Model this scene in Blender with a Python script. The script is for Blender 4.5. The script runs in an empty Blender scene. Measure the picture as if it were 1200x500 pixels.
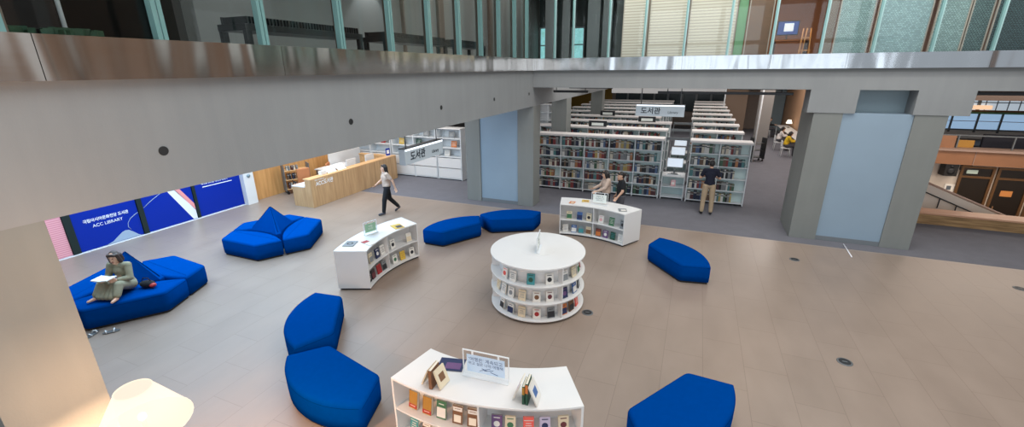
import bpy, math, random
from math import sin, cos, pi, radians as R, hypot, atan2, sqrt
from mathutils import Vector as V, Matrix
random.seed(7)
SC = bpy.context.scene
COL = SC.collection
vs = SC.view_settings
SC.display_settings.display_device = 'sRGB'
vs.view_transform = 'Standard'; vs.look = 'None'; vs.gamma = 1.0; vs.use_curve_mapping = False
vs.exposure = 0.0

# ------------------------------------------------------------------ materials
def lin(c):
    return tuple((x/255/12.92 if x/255 <= .04045 else ((x/255+.055)/1.055)**2.4) for x in c)

MATS = {}
def mat(name, rgb, rough=.6, metal=0., var=.0, scale=6., bump=0., bscale=40., emit=0., stretch=None, rgb2=None, spec=.5, coat=0., sheen=0.):
    """plain or gently mottled material; rgb is the sRGB colour of the surface itself"""
    m = bpy.data.materials.new(name); m.use_nodes = True
    nt = m.node_tree; b = nt.nodes['Principled BSDF']
    c = lin(rgb)
    b.inputs['Base Color'].default_value = (*c, 1); b.inputs['Roughness'].default_value = rough
    b.inputs['Metallic'].default_value = metal; b.inputs['Specular IOR Level'].default_value = spec
    b.inputs['Coat Weight'].default_value = coat
    if sheen: b.inputs['Sheen Weight'].default_value = sheen
    if emit:
        b.inputs['Emission Color'].default_value = (*c, 1); b.inputs['Emission Strength'].default_value = emit
    if var or bump or rgb2:
        tc = nt.nodes.new('ShaderNodeTexCoord'); mp = nt.nodes.new('ShaderNodeMapping')
        nt.links.new(tc.outputs['Object'], mp.inputs['Vector'])
        if stretch: mp.inputs['Scale'].default_value = stretch
        if var or rgb2:
            n = nt.nodes.new('ShaderNodeTexNoise'); n.inputs['Scale'].default_value = scale; n.inputs['Detail'].default_value = 5
            nt.links.new(mp.outputs['Vector'], n.inputs['Vector'])
            rp = nt.nodes.new('ShaderNodeValToRGB')
            d = lin(rgb2) if rgb2 else tuple(x*(1-var) for x in c); u = c if rgb2 else tuple(min(1, x*(1+var)) for x in c)
            rp.color_ramp.elements[0].color = (*d, 1); rp.color_ramp.elements[1].color = (*u, 1)
            rp.color_ramp.elements[0].position = .3; rp.color_ramp.elements[1].position = .7
            nt.links.new(n.outputs['Fac'], rp.inputs['Fac']); nt.links.new(rp.outputs['Color'], b.inputs['Base Color'])
        if bump:
            n2 = nt.nodes.new('ShaderNodeTexNoise'); n2.inputs['Scale'].default_value = bscale; n2.inputs['Detail'].default_value = 3
            nt.links.new(mp.outputs['Vector'], n2.inputs['Vector'])
            bp = nt.nodes.new('ShaderNodeBump'); bp.inputs['Strength'].default_value = bump; bp.inputs['Distance'].default_value = .02
            nt.links.new(n2.outputs['Fac'], bp.inputs['Height']); nt.links.new(bp.outputs['Normal'], b.inputs['Normal'])
    MATS[name] = m
    return m

def tile_floor():
    m = mat('floor_stone_tile', (150, 132, 118), .42)
    nt = m.node_tree; b = nt.nodes['Principled BSDF']; L = nt.links
    tc = nt.nodes.new('ShaderNodeTexCoord'); mp = nt.nodes.new('ShaderNodeMapping')
    mp.inputs['Rotation'].default_value = (0, 0, R(90)); mp.inputs['Location'].default_value = (.1, .04, 0)
    L.new(tc.outputs['Object'], mp.inputs['Vector'])
    br = nt.nodes.new('ShaderNodeTexBrick'); br.inputs['Scale'].default_value = 1.0
    br.inputs['Brick Width'].default_value = 1.2; br.inputs['Row Height'].default_value = .6; br.inputs['Mortar Size'].default_value = .005
    br.offset = .5
    br.inputs['Color1'].default_value = (*lin((152, 135, 122)), 1); br.inputs['Color2'].default_value = (*lin((149, 132, 119)), 1)
    br.inputs['Mortar'].default_value = (*lin((136, 119, 107)), 1)
    L.new(mp.outputs['Vector'], br.inputs['Vector'])
    n = nt.nodes.new('ShaderNodeTexNoise'); n.inputs['Scale'].default_value = 2.2; n.inputs['Detail'].default_value = 6
    mp2 = nt.nodes.new('ShaderNodeMapping'); mp2.inputs['Scale'].default_value = (1, .45, 1); L.new(tc.outputs['Object'], mp2.inputs['Vector']); L.new(mp2.outputs['Vector'], n.inputs['Vector'])
    mx = nt.nodes.new('ShaderNodeMix'); mx.data_type = 'RGBA'; mx.blend_type = 'MULTIPLY'; mx.inputs[0].default_value = .8
    rp = nt.nodes.new('ShaderNodeValToRGB'); rp.color_ramp.elements[0].position = .3; rp.color_ramp.elements[1].position = .7
    rp.color_ramp.elements[0].color = (.84, .835, .83, 1); rp.color_ramp.elements[1].color = (1, 1, 1, 1)
    L.new(n.outputs['Fac'], rp.inputs['Fac']); L.new(br.outputs['Color'], mx.inputs[6]); L.new(rp.outputs['Color'], mx.inputs[7])
    L.new(mx.outputs[2], b.inputs['Base Color'])
    rr = nt.nodes.new('ShaderNodeMapRange'); rr.inputs[3].default_value = .28; rr.inputs[4].default_value = .46
    L.new(n.outputs['Fac'], rr.inputs[0]); L.new(rr.outputs[0], b.inputs['Roughness'])
    return m

def concrete(name, rgb, streak=True):
    m = mat(name, rgb, .75, var=.04, scale=1.1, bump=.08, bscale=60)
    nt = m.node_tree; b = nt.nodes['Principled BSDF']; L = nt.links
    src = b.inputs['Base Color'].links[0].from_socket
    tc = nt.nodes.new('ShaderNodeTexCoord'); mp = nt.nodes.new('ShaderNodeMapping'); mp.inputs['Scale'].default_value = (4, 4, .35)
    L.new(tc.outputs['Object'], mp.inputs['Vector'])
    n = nt.nodes.new('ShaderNodeTexNoise'); n.inputs['Scale'].default_value = 1.6; n.inputs['Detail'].default_value = 6; L.new(mp.outputs['Vector'], n.inputs['Vector'])
    rp = nt.nodes.new('ShaderNodeValToRGB'); rp.color_ramp.elements[0].position = .35; rp.color_ramp.elements[1].position = .65
    rp.color_ramp.elements[0].color = (.965, .965, .965, 1); rp.color_ramp.elements[1].color = (1.015, 1.015, 1.01, 1)
    L.new(n.outputs['Fac'], rp.inputs['Fac'])
    mx = nt.nodes.new('ShaderNodeMix'); mx.data_type = 'RGBA'; mx.blend_type = 'MULTIPLY'; mx.inputs[0].default_value = 1
    L.new(src, mx.inputs[6]); L.new(rp.outputs['Color'], mx.inputs[7]); L.new(mx.outputs[2], b.inputs['Base Color'])
    return m

def steel(name, rgb, axis):
    """brushed sheet steel, slightly buckled so that reflections wave"""
    m = mat(name, rgb, .14, 1.0)
    nt = m.node_tree; b = nt.nodes['Principled BSDF']; L = nt.links
    tc = nt.nodes.new('ShaderNodeTexCoord'); mp = nt.nodes.new('ShaderNodeMapping')
    mp.inputs['Scale'].default_value = (1, 1, .14); L.new(tc.outputs['Object'], mp.inputs['Vector'])
    n = nt.nodes.new('ShaderNodeTexNoise'); n.inputs['Scale'].default_value = 2.0; n.inputs['Detail'].default_value = .8
    L.new(mp.outputs['Vector'], n.inputs['Vector'])
    bp = nt.nodes.new('ShaderNodeBump'); bp.inputs['Strength'].default_value = .9; bp.inputs['Distance'].default_value = .07
    L.new(n.outputs['Fac'], bp.inputs['Height'])
    mp2 = nt.nodes.new('ShaderNodeMapping'); mp2.inputs['Scale'].default_value = (1.5, 1.5, 120); L.new(tc.outputs['Object'], mp2.inputs['Vector'])
    n2 = nt.nodes.new('ShaderNodeTexNoise'); n2.inputs['Scale'].default_value = 1.0; L.new(mp2.outputs['Vector'], n2.inputs['Vector'])
    rr = nt.nodes.new('ShaderNodeMapRange'); rr.inputs[3].default_value = .10; rr.inputs[4].default_value = .18
    L.new(n2.outputs['Fac'], rr.inputs[0]); L.new(rr.outputs[0], b.inputs['Roughness']); L.new(bp.outputs['Normal'], b.inputs['Normal'])
    return m

def wood(name, a, c, ax='z', scale=3., rough=.5):
    m = mat(name, a, rough)
    nt = m.node_tree; b = nt.nodes['Principled BSDF']; L = nt.links
    tc = nt.nodes.new('ShaderNodeTexCoord'); mp = nt.nodes.new('ShaderNodeMapping')
    mp.inputs['Scale'].default_value = {'z': (6, 6, .5), 'y': (6, .5, 6), 'x': (.5, 6, 6)}[ax]; L.new(tc.outputs['Object'], mp.inputs['Vector'])
    n = nt.nodes.new('ShaderNodeTexNoise'); n.inputs['Scale'].default_value = scale; n.inputs['Detail'].default_value = 6; L.new(mp.outputs['Vector'], n.inputs['Vector'])
    rp = nt.nodes.new('ShaderNodeValToRGB'); rp.color_ramp.elements[0].position = .35; rp.color_ramp.elements[1].position = .68
    rp.color_ramp.elements[0].color = (*lin(c), 1); rp.color_ramp.elements[1].color = (*lin(a), 1)
    L.new(n.outputs['Fac'], rp.inputs['Fac']); L.new(rp.outputs['Color'], b.inputs['Base Color'])
    return m

def glass(name, tint=(249, 252, 251), refl=.9):
    """thin clear sheet: mostly lets light through, mirrors more at grazing angles"""
    m = bpy.data.materials.new(name); m.use_nodes = True; nt = m.node_tree; nt.nodes.clear(); L = nt.links
    o = nt.nodes.new('ShaderNodeOutputMaterial'); t = nt.nodes.new('ShaderNodeBsdfTransparent'); g = nt.nodes.new('ShaderNodeBsdfGlossy')
    t.inputs['Color'].default_value = (*lin(tint), 1); g.inputs['Roughness'].default_value = .02; g.inputs['Color'].default_value = (refl, refl, refl, 1)
    lw = nt.nodes.new('ShaderNodeLayerWeight'); pw = nt.nodes.new('ShaderNodeMath'); pw.operation = 'POWER'; pw.inputs[1].default_value = 5
    lw.inputs['Blend'].default_value = .5; L.new(lw.outputs['Facing'], pw.inputs[0])
    f = nt.nodes.new('ShaderNodeMath'); f.operation = 'MULTIPLY_ADD'; f.inputs[1].default_value = .7; f.inputs[2].default_value = .02; L.new(pw.outputs[0], f.inputs[0])
    mx = nt.nodes.new('ShaderNodeMixShader'); L.new(f.outputs[0], mx.inputs[0]); L.new(t.outputs[0], mx.inputs[1]); L.new(g.outputs[0], mx.inputs[2]); L.new(mx.outputs[0], o.inputs[0])
    MATS[name] = m
    return m

def perforated(name, metal_rgb, hole_rgb, sx, sz, size=.35, vert='z', flat='x'):
    """sheet with rows of small punched slots"""
    m = mat(name, metal_rgb, .45, .2)
    nt = m.node_tree; b = nt.nodes['Principled BSDF']; L = nt.links
    tc = nt.nodes.new('ShaderNodeTexCoord'); mp = nt.nodes.new('ShaderNodeMapping'); mp.inputs['Rotation'].default_value = (R(90), 0, 0)
    L.new(tc.outputs['Object'], mp.inputs['Vector'])
    br = nt.nodes.new('ShaderNodeTexBrick'); br.inputs['Scale'].default_value = 1; br.inputs['Brick Width'].default_value = sx; br.inputs['Row Height'].default_value = sz
    br.inputs['Mortar Size'].default_value = sz*size*.5; br.inputs['Mortar Smooth'].default_value = .1
    br.inputs['Color1'].default_value = (*lin(hole_rgb), 1); br.inputs['Color2'].default_value = (*lin(tuple(x*.8 for x in hole_rgb)), 1); br.inputs['Mortar'].default_value = (*lin(metal_rgb), 1)
    L.new(mp.outputs['Vector'], br.inputs['Vector']); L.new(br.outputs['Color'], b.inputs['Base Color'])
    return m

def banded(name, a, c, freq, axis='Z', width=.5, rough=.6):
    """fine parallel lines of a second colour"""
    m = mat(name, a, rough)
    nt = m.node_tree; b = nt.nodes['Principled BSDF']; L = nt.links
    tc = nt.nodes.new('ShaderNodeTexCoord'); w = nt.nodes.new('ShaderNodeTexWave'); w.bands_direction = axis; w.inputs['Scale'].default_value = freq
    L.new(tc.outputs['Object'], w.inputs['Vector'])
    rp = nt.nodes.new('ShaderNodeValToRGB'); rp.color_ramp.elements[0].position = width*.5; rp.color_ramp.elements[1].position = width
    rp.color_ramp.elements[0].color = (*lin(c), 1); rp.color_ramp.elements[1].color = (*lin(a), 1)
    L.new(w.outputs['Fac'], rp.inputs['Fac']); L.new(rp.outputs['Color'], b.inputs['Base Color'])
    return m

tile_floor()
concrete('concrete_beam', (137, 140, 141)); concrete('concrete_column', (126, 129, 126))
steel('steel_fascia_sheet', (196, 186, 176), 'y'); steel('steel_fascia_back', (176, 179, 182), 'x')
mat('carpet_grey_violet', (106, 106, 113), .95, var=.06, scale=3, bump=.3, bscale=300)
mat('blue_panel', (138, 158, 174), .4, var=.03, scale=1.2)
mat('niche_panel', (132, 150, 158), .5)
mat('gap_dark', (70, 72, 74), .7)
mat('blue_fabric', (0, 61, 136), .9, var=.03, scale=14, bump=.15, bscale=500, spec=.0)
mat('blue_fabric_seam', (0, 36, 86), .85, spec=.0)
mat('black_plinth', (24, 24, 26), .7)
mat('white_laminate', (224, 223, 221), .38, var=.012, scale=3)
mat('white_metal', (222, 226, 228), .45)
mat('grey_metal', (110, 114, 116), .45, .3)
mat('dark_metal', (48, 50, 53), .45, .4)
mat('black', (18, 18, 20), .5)
mat('black_gloss', (14, 15, 18), .2)
mat('back_teal', (196, 214, 213), .5)
mat('canopy_white', (232, 226, 222), .5)
wood('oak_front', (205, 168, 124), (180, 142, 100), 'z', 2.2); wood('oak_top', (222, 178, 126), (205, 160, 110), 'y', 2.2)
wood('oak_wall', (214, 160, 100), (192, 138, 82), 'z', 1.6)
wood('stacked_timber', (176, 140, 96), (126, 96, 60), 'x', 3.0, .6)
wood('bench_top_wood', (206, 160, 130), (190, 142, 112), 'x', 2.0, .4)
mat('banner_blue', (0, 40, 150), .4, spec=.25); mat('banner_white', (236, 236, 240), .5); mat('banner_grey', (160, 176, 196), .5); mat('banner_pink', (238, 152, 150), .5)
banded('pink_stripes', (222, 140, 152), (240, 176, 180), 6.0, 'Z', .5)
mat('dark_green_post', (18, 36, 34), .4)
glass('clear_glass'); glass('case_acrylic', (254, 254, 254), .35)
mat('fin_teal', (112, 150, 148), .15, spec=.6, var=.05, scale=2); mat('fin_edge', (150, 182, 182), .15, spec=.6)
mat('louvre_frame', (150, 140, 130), .6)
banded('louvre_beige', (200, 190, 176), (168, 158, 146), 4.2, 'Z', .4)
perforated('perforated_teal', (96, 118, 118), (150, 172, 172), .05, .035)
perforated('perforated_pale', (118, 142, 146), (160, 182, 186), .05, .035)
perforated('perforated_dark', (44, 60, 64), (98, 122, 122), .05, .035)
perforated('perforated_black', (20, 30, 34), (64, 88, 92), .05, .035)
perforated('perforated_brown', (80, 58, 44), (132, 98, 74), .05, .035)
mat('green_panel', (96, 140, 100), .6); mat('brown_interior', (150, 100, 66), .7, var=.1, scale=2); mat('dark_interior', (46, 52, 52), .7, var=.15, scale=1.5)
mat('grey_interior', (128, 128, 126), .8, var=.04, scale=1); mat('brown_post', (104, 90, 80), .6)
mat('bronze_panel', (178, 128, 94), .35, .3, var=.08, scale=1.5); mat('bronze_dark', (60, 44, 34), .5)
mat('hall_plaster', (212, 202, 190), .8, var=.04, scale=2); mat('door_dark', (30, 24, 20), .3); mat('bronze_frame', (112, 82, 54), .4, .5)
mat('sky_window', (150, 180, 210), .3, emit=.8); mat('frame_grey', (112, 118, 122), .5)
mat('screen_blue', (40, 70, 150), .3, emit=.25); mat('screen_white', (215, 226, 238), .3, emit=.6)
mat('garden_view', (150, 215, 220), .4, emit=.75, rgb2=(70, 140, 96), scale=3)
mat('lamp_fabric', (255, 224, 186), .9, emit=.0)
mat('ceiling_white', (206, 206, 206), .8); mat('seat_navy', (30, 32, 44), .7); mat('amber', (190, 140, 60), .6)
mat('sign_face', (178, 190, 198), .4); mat('sign_light', (240, 248, 255), .4, emit=.9); mat('sign_ink', (34, 44, 54), .6)
mat('paper', (238, 236, 230), .7); mat('page', (232, 224, 206), .8); mat('white_ink', (240, 240, 240), .5)
mat('skin', (214, 172, 146), .55, spec=.3); mat('skin_deep', (196, 150, 122), .55, spec=.3); mat('hair', (24, 20, 19), .5, var=.2, scale=40, stretch=(1, 1, .2)); mat('hair_brown', (58, 42, 34), .5, var=.2, scale=40, stretch=(1, 1, .2))
mat('cloth_black', (24, 25, 29), .9, var=.1, scale=12, bump=.3, bscale=20); mat('cloth_navy', (22, 26, 44), .9, var=.1, scale=12, bump=.3, bscale=20)
mat('cloth_beige', (192, 170, 154), .9, var=.06, scale=12, bump=.3, bscale=20); mat('cloth_khaki', (168, 148, 122), .9, var=.06, scale=12, bump=.3, bscale=20)
mat('cloth_olive', (146, 143, 120), .9, var=.08, scale=10, bump=.4, bscale=16); mat('cloth_yellow', (214, 178, 40), .9); mat('cloth_white', (226, 220, 216), .9, var=.04, scale=10); mat('cloth_grey', (74, 74, 80), .9)
mat('tan_leather', (184, 116, 72), .55); mat('eye_dark', (30, 22, 20), .3); mat('lip', (176, 100, 92), .5)

BC = {  # book colours
 'red': (168, 44, 44), 'navy': (34, 46, 84), 'white': (226, 222, 214), 'brown': (122, 84, 56), 'green': (62, 112, 78), 'grey': (132, 136, 138), 'black': (38, 38, 42),
 'yellow': (212, 176, 70), 'blue': (66, 104, 160), 'teal': (62, 142, 146), 'cream': (222, 206, 176), 'maroon': (104, 44, 50), 'orange': (206, 118, 58), 'purple': (106, 74, 118), 'pink': (224, 170, 170), 'coral': (232, 96, 84), 'lavender': (196, 184, 206), 'gold': (170, 124, 48), 'dark green': (28, 74, 56)}
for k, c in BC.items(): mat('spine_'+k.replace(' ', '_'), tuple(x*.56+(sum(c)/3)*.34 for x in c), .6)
mat('page_shaded', (150, 142, 128), .8); mat('title_dim', (158, 156, 150), .6)  # page colour darkened in place of the shade between shelf boards
for k, c in BC.items(): mat('book_'+k.replace(' ', '_'), c, .55)
BM = lambda k: MATS['book_'+k.replace(' ', '_')]

# ------------------------------------------------------------------ mesh building
class MB:
    def __init__(s): s.v = []; s.f = []; s.m = []; s.sm = []
    def add(s, verts, faces, m=0, smooth=False, M=None):
        b = len(s.v)
        s.v += [tuple(M @ V(p)) if M is not None else tuple(p) for p in verts]
        for f in faces: s.f.append(tuple(b+i for i in f)); s.m.append(m); s.sm.append(smooth)
        return s
    def box(s, c, d, m=0, rz=0, M=None):
        x, y, z = (k/2 for k in d); T = Matrix.Translation(c) @ Matrix.Rotation(rz, 4, 'Z')
        if M is not None: T = Matrix.Translation(c) @ M
        P = [(-x,-y,-z),(x,-y,-z),(x,y,-z),(-x,y,-z),(-x,-y,z),(x,-y,z),(x,y,z),(-x,y,z)]
        return s.add(P, [(0,3,2,1),(4,5,6,7),(0,1,5,4),(1,2,6,5),(2,3,7,6),(3,0,4,7)], m, False, T)
    def span(s, lo, hi, m=0):
        return s.box([(a+b)/2 for a, b in zip(lo, hi)], [abs(b-a) for a, b in zip(lo, hi)], m)
    def rings(s, rs, m=0, smooth=True, cap=True, M=None):
        n = len(rs[0]); vv = [p for r in rs for p in r]; ff = []
        for k in range(len(rs)-1):
            for i in range(n): j = (i+1) % n; ff.append((k*n+i, k*n+j, (k+1)*n+j, (k+1)*n+i))
        if cap: ff.append(tuple(range(n-1, -1, -1))); ff.append(tuple((len(rs)-1)*n+i for i in range(n)))
        return s.add(vv, ff, m, smooth, M)
    def prism(s, pts, z0, z1, m=0, M=None):
        return s.rings([[(x, y, z0) for x, y in pts], [(x, y, z1) for x, y in pts]], m, False, True, M)
    def lathe(s, prof, n=32, m=0, c=(0, 0, 0), M=None, smooth=True, cap=True):
        return s.rings([[(c[0]+r*cos(2*pi*i/n), c[1]+r*sin(2*pi*i/n), c[2]+z) for i in range(n)] for r, z in prof], m, smooth, cap, M)
    def tube(s, path, r, n=10, m=0, caps=True):
        P = [V(p) for p in path]; rs = []
        for i, p in enumerate(P):
            t = (P[min(i+1, len(P)-1)]-P[max(i-1, 0)]).normalized()
            a = t.cross(V((0, 0, 1)) if abs(t.z) < .9 else V((1, 0, 0))).normalized(); b = t.cross(a)
            rr = r[i] if isinstance(r, (list, tuple)) else r
            rs.append([tuple(p+rr*(cos(2*pi*k/n)*a+sin(2*pi*k/n)*b)) for k in range(n)])
        return s.rings(rs, m, True, caps)
    def capsule(s, p0, r0, p1, r1, n=14, m=0):
        p0, p1 = V(p0), V(p1); t = (p1-p0); L = t.length
        t = t.normalized() if L > 1e-6 else V((0, 0, 1))
        path, rad = [], []
        for a in (-80, -60, -35, -12): path.append(p0+t*(r0*sin(R(a)))); rad.append(r0*cos(R(a)))
        for a in (12, 35, 60, 80): path.append(p1+t*(r1*sin(R(a)))); rad.append(r1*cos(R(a)))
        a = t.cross(V((0, 0, 1)) if abs(t.z) < .9 else V((1, 0, 0))).normalized(); b = t.cross(a)
        return s.rings([[tuple(p+q*(cos(2*pi*k/n)*a+sin(2*pi*k/n)*b)) for k in range(n)] for p, q in zip(path, rad)], m, True, True)
    def ell(s, c, d, m=0, n=18, k=10, M=None):
        T = Matrix.Translation(c) @ (M if M is not None else Matrix.Identity(4)) @ Matrix.Diagonal((*d, 1))
        return s.rings([[(cos(a)*cos(2*pi*i/n), cos(a)*sin(2*pi*i/n), sin(a)) for i in range(n)] for a in [(-.49+.98*j/(k-1))*pi for j in range(k)]], m, True, True, T)
    def build(s, name, mats, parent=None, bevel=0, loc=None, voxel=0, smooth_it=4):
        me = bpy.data.meshes.new(name); me.from_pydata(s.v, [], s.f); me.update()
        for m in (mats if isinstance(mats, (list, tuple)) else [mats]): me.materials.append(MATS[m] if isinstance(m, str) else m)
        for p, i, q in zip(me.polygons, s.m, s.sm): p.material_index = i; p.use_smooth = q
        o = bpy.data.objects.new(name, me); COL.objects.link(o)
        if parent is not None: o.parent = parent
        if loc is not None: o.location = loc
        if bevel:
            b = o.modifiers.new('edge', 'BEVEL'); b.width = bevel; b.segments = 2; b.limit_method = 'ANGLE'; b.angle_limit = R(40)
        if voxel:
            r = o.modifiers.new('skin', 'REMESH'); r.mode = 'VOXEL'; r.voxel_size = voxel; r.use_smooth_shade = True
            q = o.modifiers.new('soft', 'SMOOTH'); q.iterations = smooth_it; q.factor = .5
        return o

def thing(name, label, cat, loc=(0, 0, 0), rz=0., group=None):
    o = bpy.data.objects.new(name, None); COL.objects.link(o); o.empty_display_size = .1
    o.location = loc; o.rotation_euler = (0, 0, rz); return tag(o, label, cat, group)
def tag(o, label, cat, group=None):
    o['label'] = label; o['category'] = cat
    if group: o['group'] = group
    return o
def struct(name, mb, mats, bevel=0):
    o = mb.build(name, mats, None, bevel); o['kind'] = 'structure'; return o
def dup(o, loc=None, rz=None, label=None, parent=None):
    c = o.copy(); COL.objects.link(c)
    if parent is not None: c.parent = parent
    if loc is not None: c.location = loc
    if rz is not None: c.rotation_euler = (0, 0, rz)
    if label: c['label'] = label
    for ch in o.children: dup(ch, parent=c)
    return c

FACE = {'-y': Matrix.Rotation(R(90), 4, 'X'), '+x': Matrix.Rotation(R(90), 4, 'Z') @ Matrix.Rotation(R(90), 4, 'X'), '+y': Matrix.Rotation(R(180), 4, 'Z') @ Matrix.Rotation(R(90), 4, 'X'), 'up': Matrix.Identity(4)}
def text(body, size, loc, face, m, parent=None, name='lettering', align='CENTER', depth=.002, M=None, bold=0., sx=1.):
    cu = bpy.data.curves.new(name, 'FONT'); cu.body = body; cu.size = size; cu.extrude = depth; cu.align_x = align; cu.align_y = 'CENTER'; cu.offset = bold
    cu.resolution_u = 3
    t = bpy.data.objects.new(name+'_curve', cu); COL.objects.link(t)
    dg = bpy.context.evaluated_depsgraph_get(); dg.update()
    me = bpy.data.meshes.new_from_object(t.evaluated_get(dg)); bpy.data.objects.remove(t); bpy.data.curves.remove(cu)
    me.transform(Matrix.Translation(loc) @ (M if M is not None else FACE[face]) @ Matrix.Diagonal((sx, 1, 1, 1)))
    me.materials.clear(); me.materials.append(MATS[m])
    for p in me.polygons: p.material_index = 0
    o = bpy.data.objects.new(name, me); COL.objects.link(o)
    if parent is not None: o.parent = parent
    return o

# ------------------------------------------------------------------ camera
CAMH = 4.5
cam = bpy.data.cameras.new('camera'); co = bpy.data.objects.new('camera', cam); COL.objects.link(co)
cam.sensor_width = 36; cam.sensor_fit = 'HORIZONTAL'; cam.lens = 508.26*36/1200; cam.clip_start = .05; cam.clip_end = 300
yaw, pit, rol = .394900646, .321934729, -.00888185
fw = V((-sin(yaw)*cos(pit), cos(yaw)*cos(pit), -sin(pit))); r0 = V((cos(yaw), sin(yaw), 0)); u0 = r0.cross(fw)
ri = cos(rol)*r0+sin(rol)*u0; up = -sin(rol)*r0+cos(rol)*u0
M = Matrix((ri, up, -fw)).transposed().to_4x4(); M.translation = (0, 0, CAMH); co.matrix_world = M
SC.camera = co

# ------------------------------------------------------------------ setting
XL, YB = -4.8, 13.33       # faces of the two concrete beams that meet at the corner column
def shell():
    b = MB(); b.span((-15, -4, -.2), (11, 12.83, 0)); struct('floor', b, 'floor_stone_tile')
    b = MB(); b.span((-17, 12.88, -.2), (6.3, 38.2, -.003)); b.span((6.3, 12.88, -.2), (16, 16.5, -.003)); struct('floor_carpet', b, 'carpet_grey_violet')
    b = MB(); b.span((-15, 12.83, -.2), (11, 12.88, .0)); struct('trim_1', b, mat('threshold', (152, 138, 128), .4))
    # the long beam on the left, and its run on into the library
    b = MB(); b.span((XL-.5, -3.2, 3.36), (XL-.061, 13.33, 4.5)); b.span((XL-.061, -3.2, 3.36), (XL, 13.33, 4.44)); b.span((XL-.5, 13.33, 3.36), (XL, 38, 3.94)); 
    bl = struct('beam_left', b, 'concrete_beam')
    h = MB()
    for y, r in ((2.61, .042), (5.22, .042), (7.82, .042), (10.4, .042), (12.96, .042)):
        n = 20; h.rings([[(XL+.002+dx, y+rr*cos(2*pi*i/n), 3.762+rr*sin(2*pi*i/n)) for i in range(n)] for rr, dx in ((r+.004, 0), (r, .003))], 0, False)
    struct('trim_2', h, mat('hole_dark', (32, 34, 35), .6))
    b = MB(); b.span((XL, YB, 3.94), (10.2, YB+.55, 4.44)); b.span((XL, YB+.061, 4.44), (10.2, YB+.55, 4.5))
    for x0, x1 in ((2.62, 3.63), (4.76, 5.8)): b.span((x0, YB, 3.38), (x1, YB+.62, 3.94))
    b.span((3.63, YB+.5, 3.38), (4.76, YB+.62, 3.94), 1)
    struct('beam_back', b, ['concrete_beam', 'niche_panel'])
    # strip coloured darker than the concrete for the shadow gap under the steel
    b = MB(); b.span((XL, YB-.012, 4.36), (10.2, YB, 4.44)); struct('trim_3', b, mat('shadow_gap_grey', (118, 122, 122), .7))
    # steel fascia, in sheets
    b = MB(); y = -3.2
    for y1 in (1.88, 4.1, 6.3, 8.5, 10.7, 13.30): b.span((XL-.06, y, 4.44), (XL+.10, y1-.006, 4.785)); y = y1
    struct('trim_4', b, 'steel_fascia_sheet')
    b = MB(); x = XL+.10
    for x1 in (-2.6, -.49, 1.6, 3.2, 5.82, 8, 10.2): b.span((x, YB-.09, 4.44), (x1-.006, YB+.06, 4.785)); x = x1
    struct('trim_5', b, 'steel_fascia_back')
    # upper floor slabs (also the ceilings of the rooms below)
    b = MB(); b.span((-17, -3.2, 3.96), (XL-.5, 38, 4.5)); struct('ceiling_left', b, 'ceiling_white')
    b = MB(); b.span((XL, YB+.55, 3.95), (16, 38, 4.5)); struct('ceiling', b, 'ceiling_white')
    # soffit beam deeper in the library
    b = MB(); b.span((-3.7, 21, 3.40), (1.05, 21.6, 3.95)); struct('beam_soffit', b, 'ceiling_white')
    # columns
    def column(name, x0, x1, y0, y1, z1, w=.55):
        b = MB(); b.span((x0, y0, 0), (x0+w, y1, z1)); b.span((x1-w, y0, 0), (x1, y1, z1)); b.span((x0+w, y0+.035, .12), (x1-w, y1-.02, z1), 1); b.span((x0+w, y0+.02, 0), (x1-w, y1, .12), 2)
        struct(name, b, ['concrete_column', 'blue_panel', 'frame_grey'])
    column('column_corner', -7.32, XL, YB+.06, YB+.72, 3.36, .56)
    column('column_right', 2.78, 5.44, YB+.02, YB+1.5, 3.38, .62)
    column('column_near', -7.32, XL-.002, .98, 1.62, 3.36, .56)
    for k, (y0, y1) in enumerate(((17.3, 18.0), (24.5, 25.15))):
        b = MB(); b.span((-5.42, y0, 0), (XL, y1, 3.36)); struct('column_inner_%d' % (k+1), b, 'concrete_column')
    # outer walls of the ground floor
    b = MB(); b.span((-15.2, -4, 0), (-14.9, 13, 3.96)); b.span((-17.2, 12.9, 0), (-17, 38.2, 3.96)); b.span((-17, 12.7, 0), (-15, 12.9, 3.96)); struct('wall_left', b, 'grey_interior')
    b = MB(); b.span((-17, 38, 0), (6.5, 38.2, 3.96)); struct('wall_back', b, mat('wall_far', (150, 138, 130), .8, var=.05))
    b = MB(); b.span((-15.2, -4.2, 0), (XL-.3, -4, 3.96)); struct('wall_front', b, 'grey_interior')
    b = MB(); b.span((5.95, 15.3, 0), (6.2, 38, 3.96)); struct('partition_right', b, mat('tan_wall', (190, 150, 118), .7))
    # far features of the library: a grey pillar, brown wall panels, thin white pole, dark windows
    b = MB(); b.span((3.45, 30, 0), (4.15, 30.7, 3.95)); struct('pillar_grey', b, mat('pillar_grey', (150, 146, 142), .7))
    b = MB(); b.span((1.9, 35.8, 0), (3.3, 36, 3.95)); b.span((4.7, 37.5, 0), (5.9, 37.7, 3.95), 1); struct('trim_6', b, [mat('brown_wall', (156, 134, 116), .7), 'niche_panel'])
    b = MB(); b.lathe([(.035, 0), (.035, 3.95)], 12, c=(2.86, 24.2, 0)); b.lathe([(.035, 0), (.035, 3.95)], 12, c=(1.62, 31.6, 0)); struct('trim_7', b, 'white_metal')
    b = MB(); b.span((-11.5, 37.8, .5), (-6.6, 37.9, 3.9)); struct('trim_120', b, mat('mustard_wall', (150, 118, 50), .8))
    b = MB()
    for k in range(9):
        x = -6.3+k*1.05; b.span((x, 37.86, 1.2), (x+.9, 37.98, 3.3), 0); b.span((x+.9, 37.84, 1.1), (x+1.05, 37.98, 3.4), 1)
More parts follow.
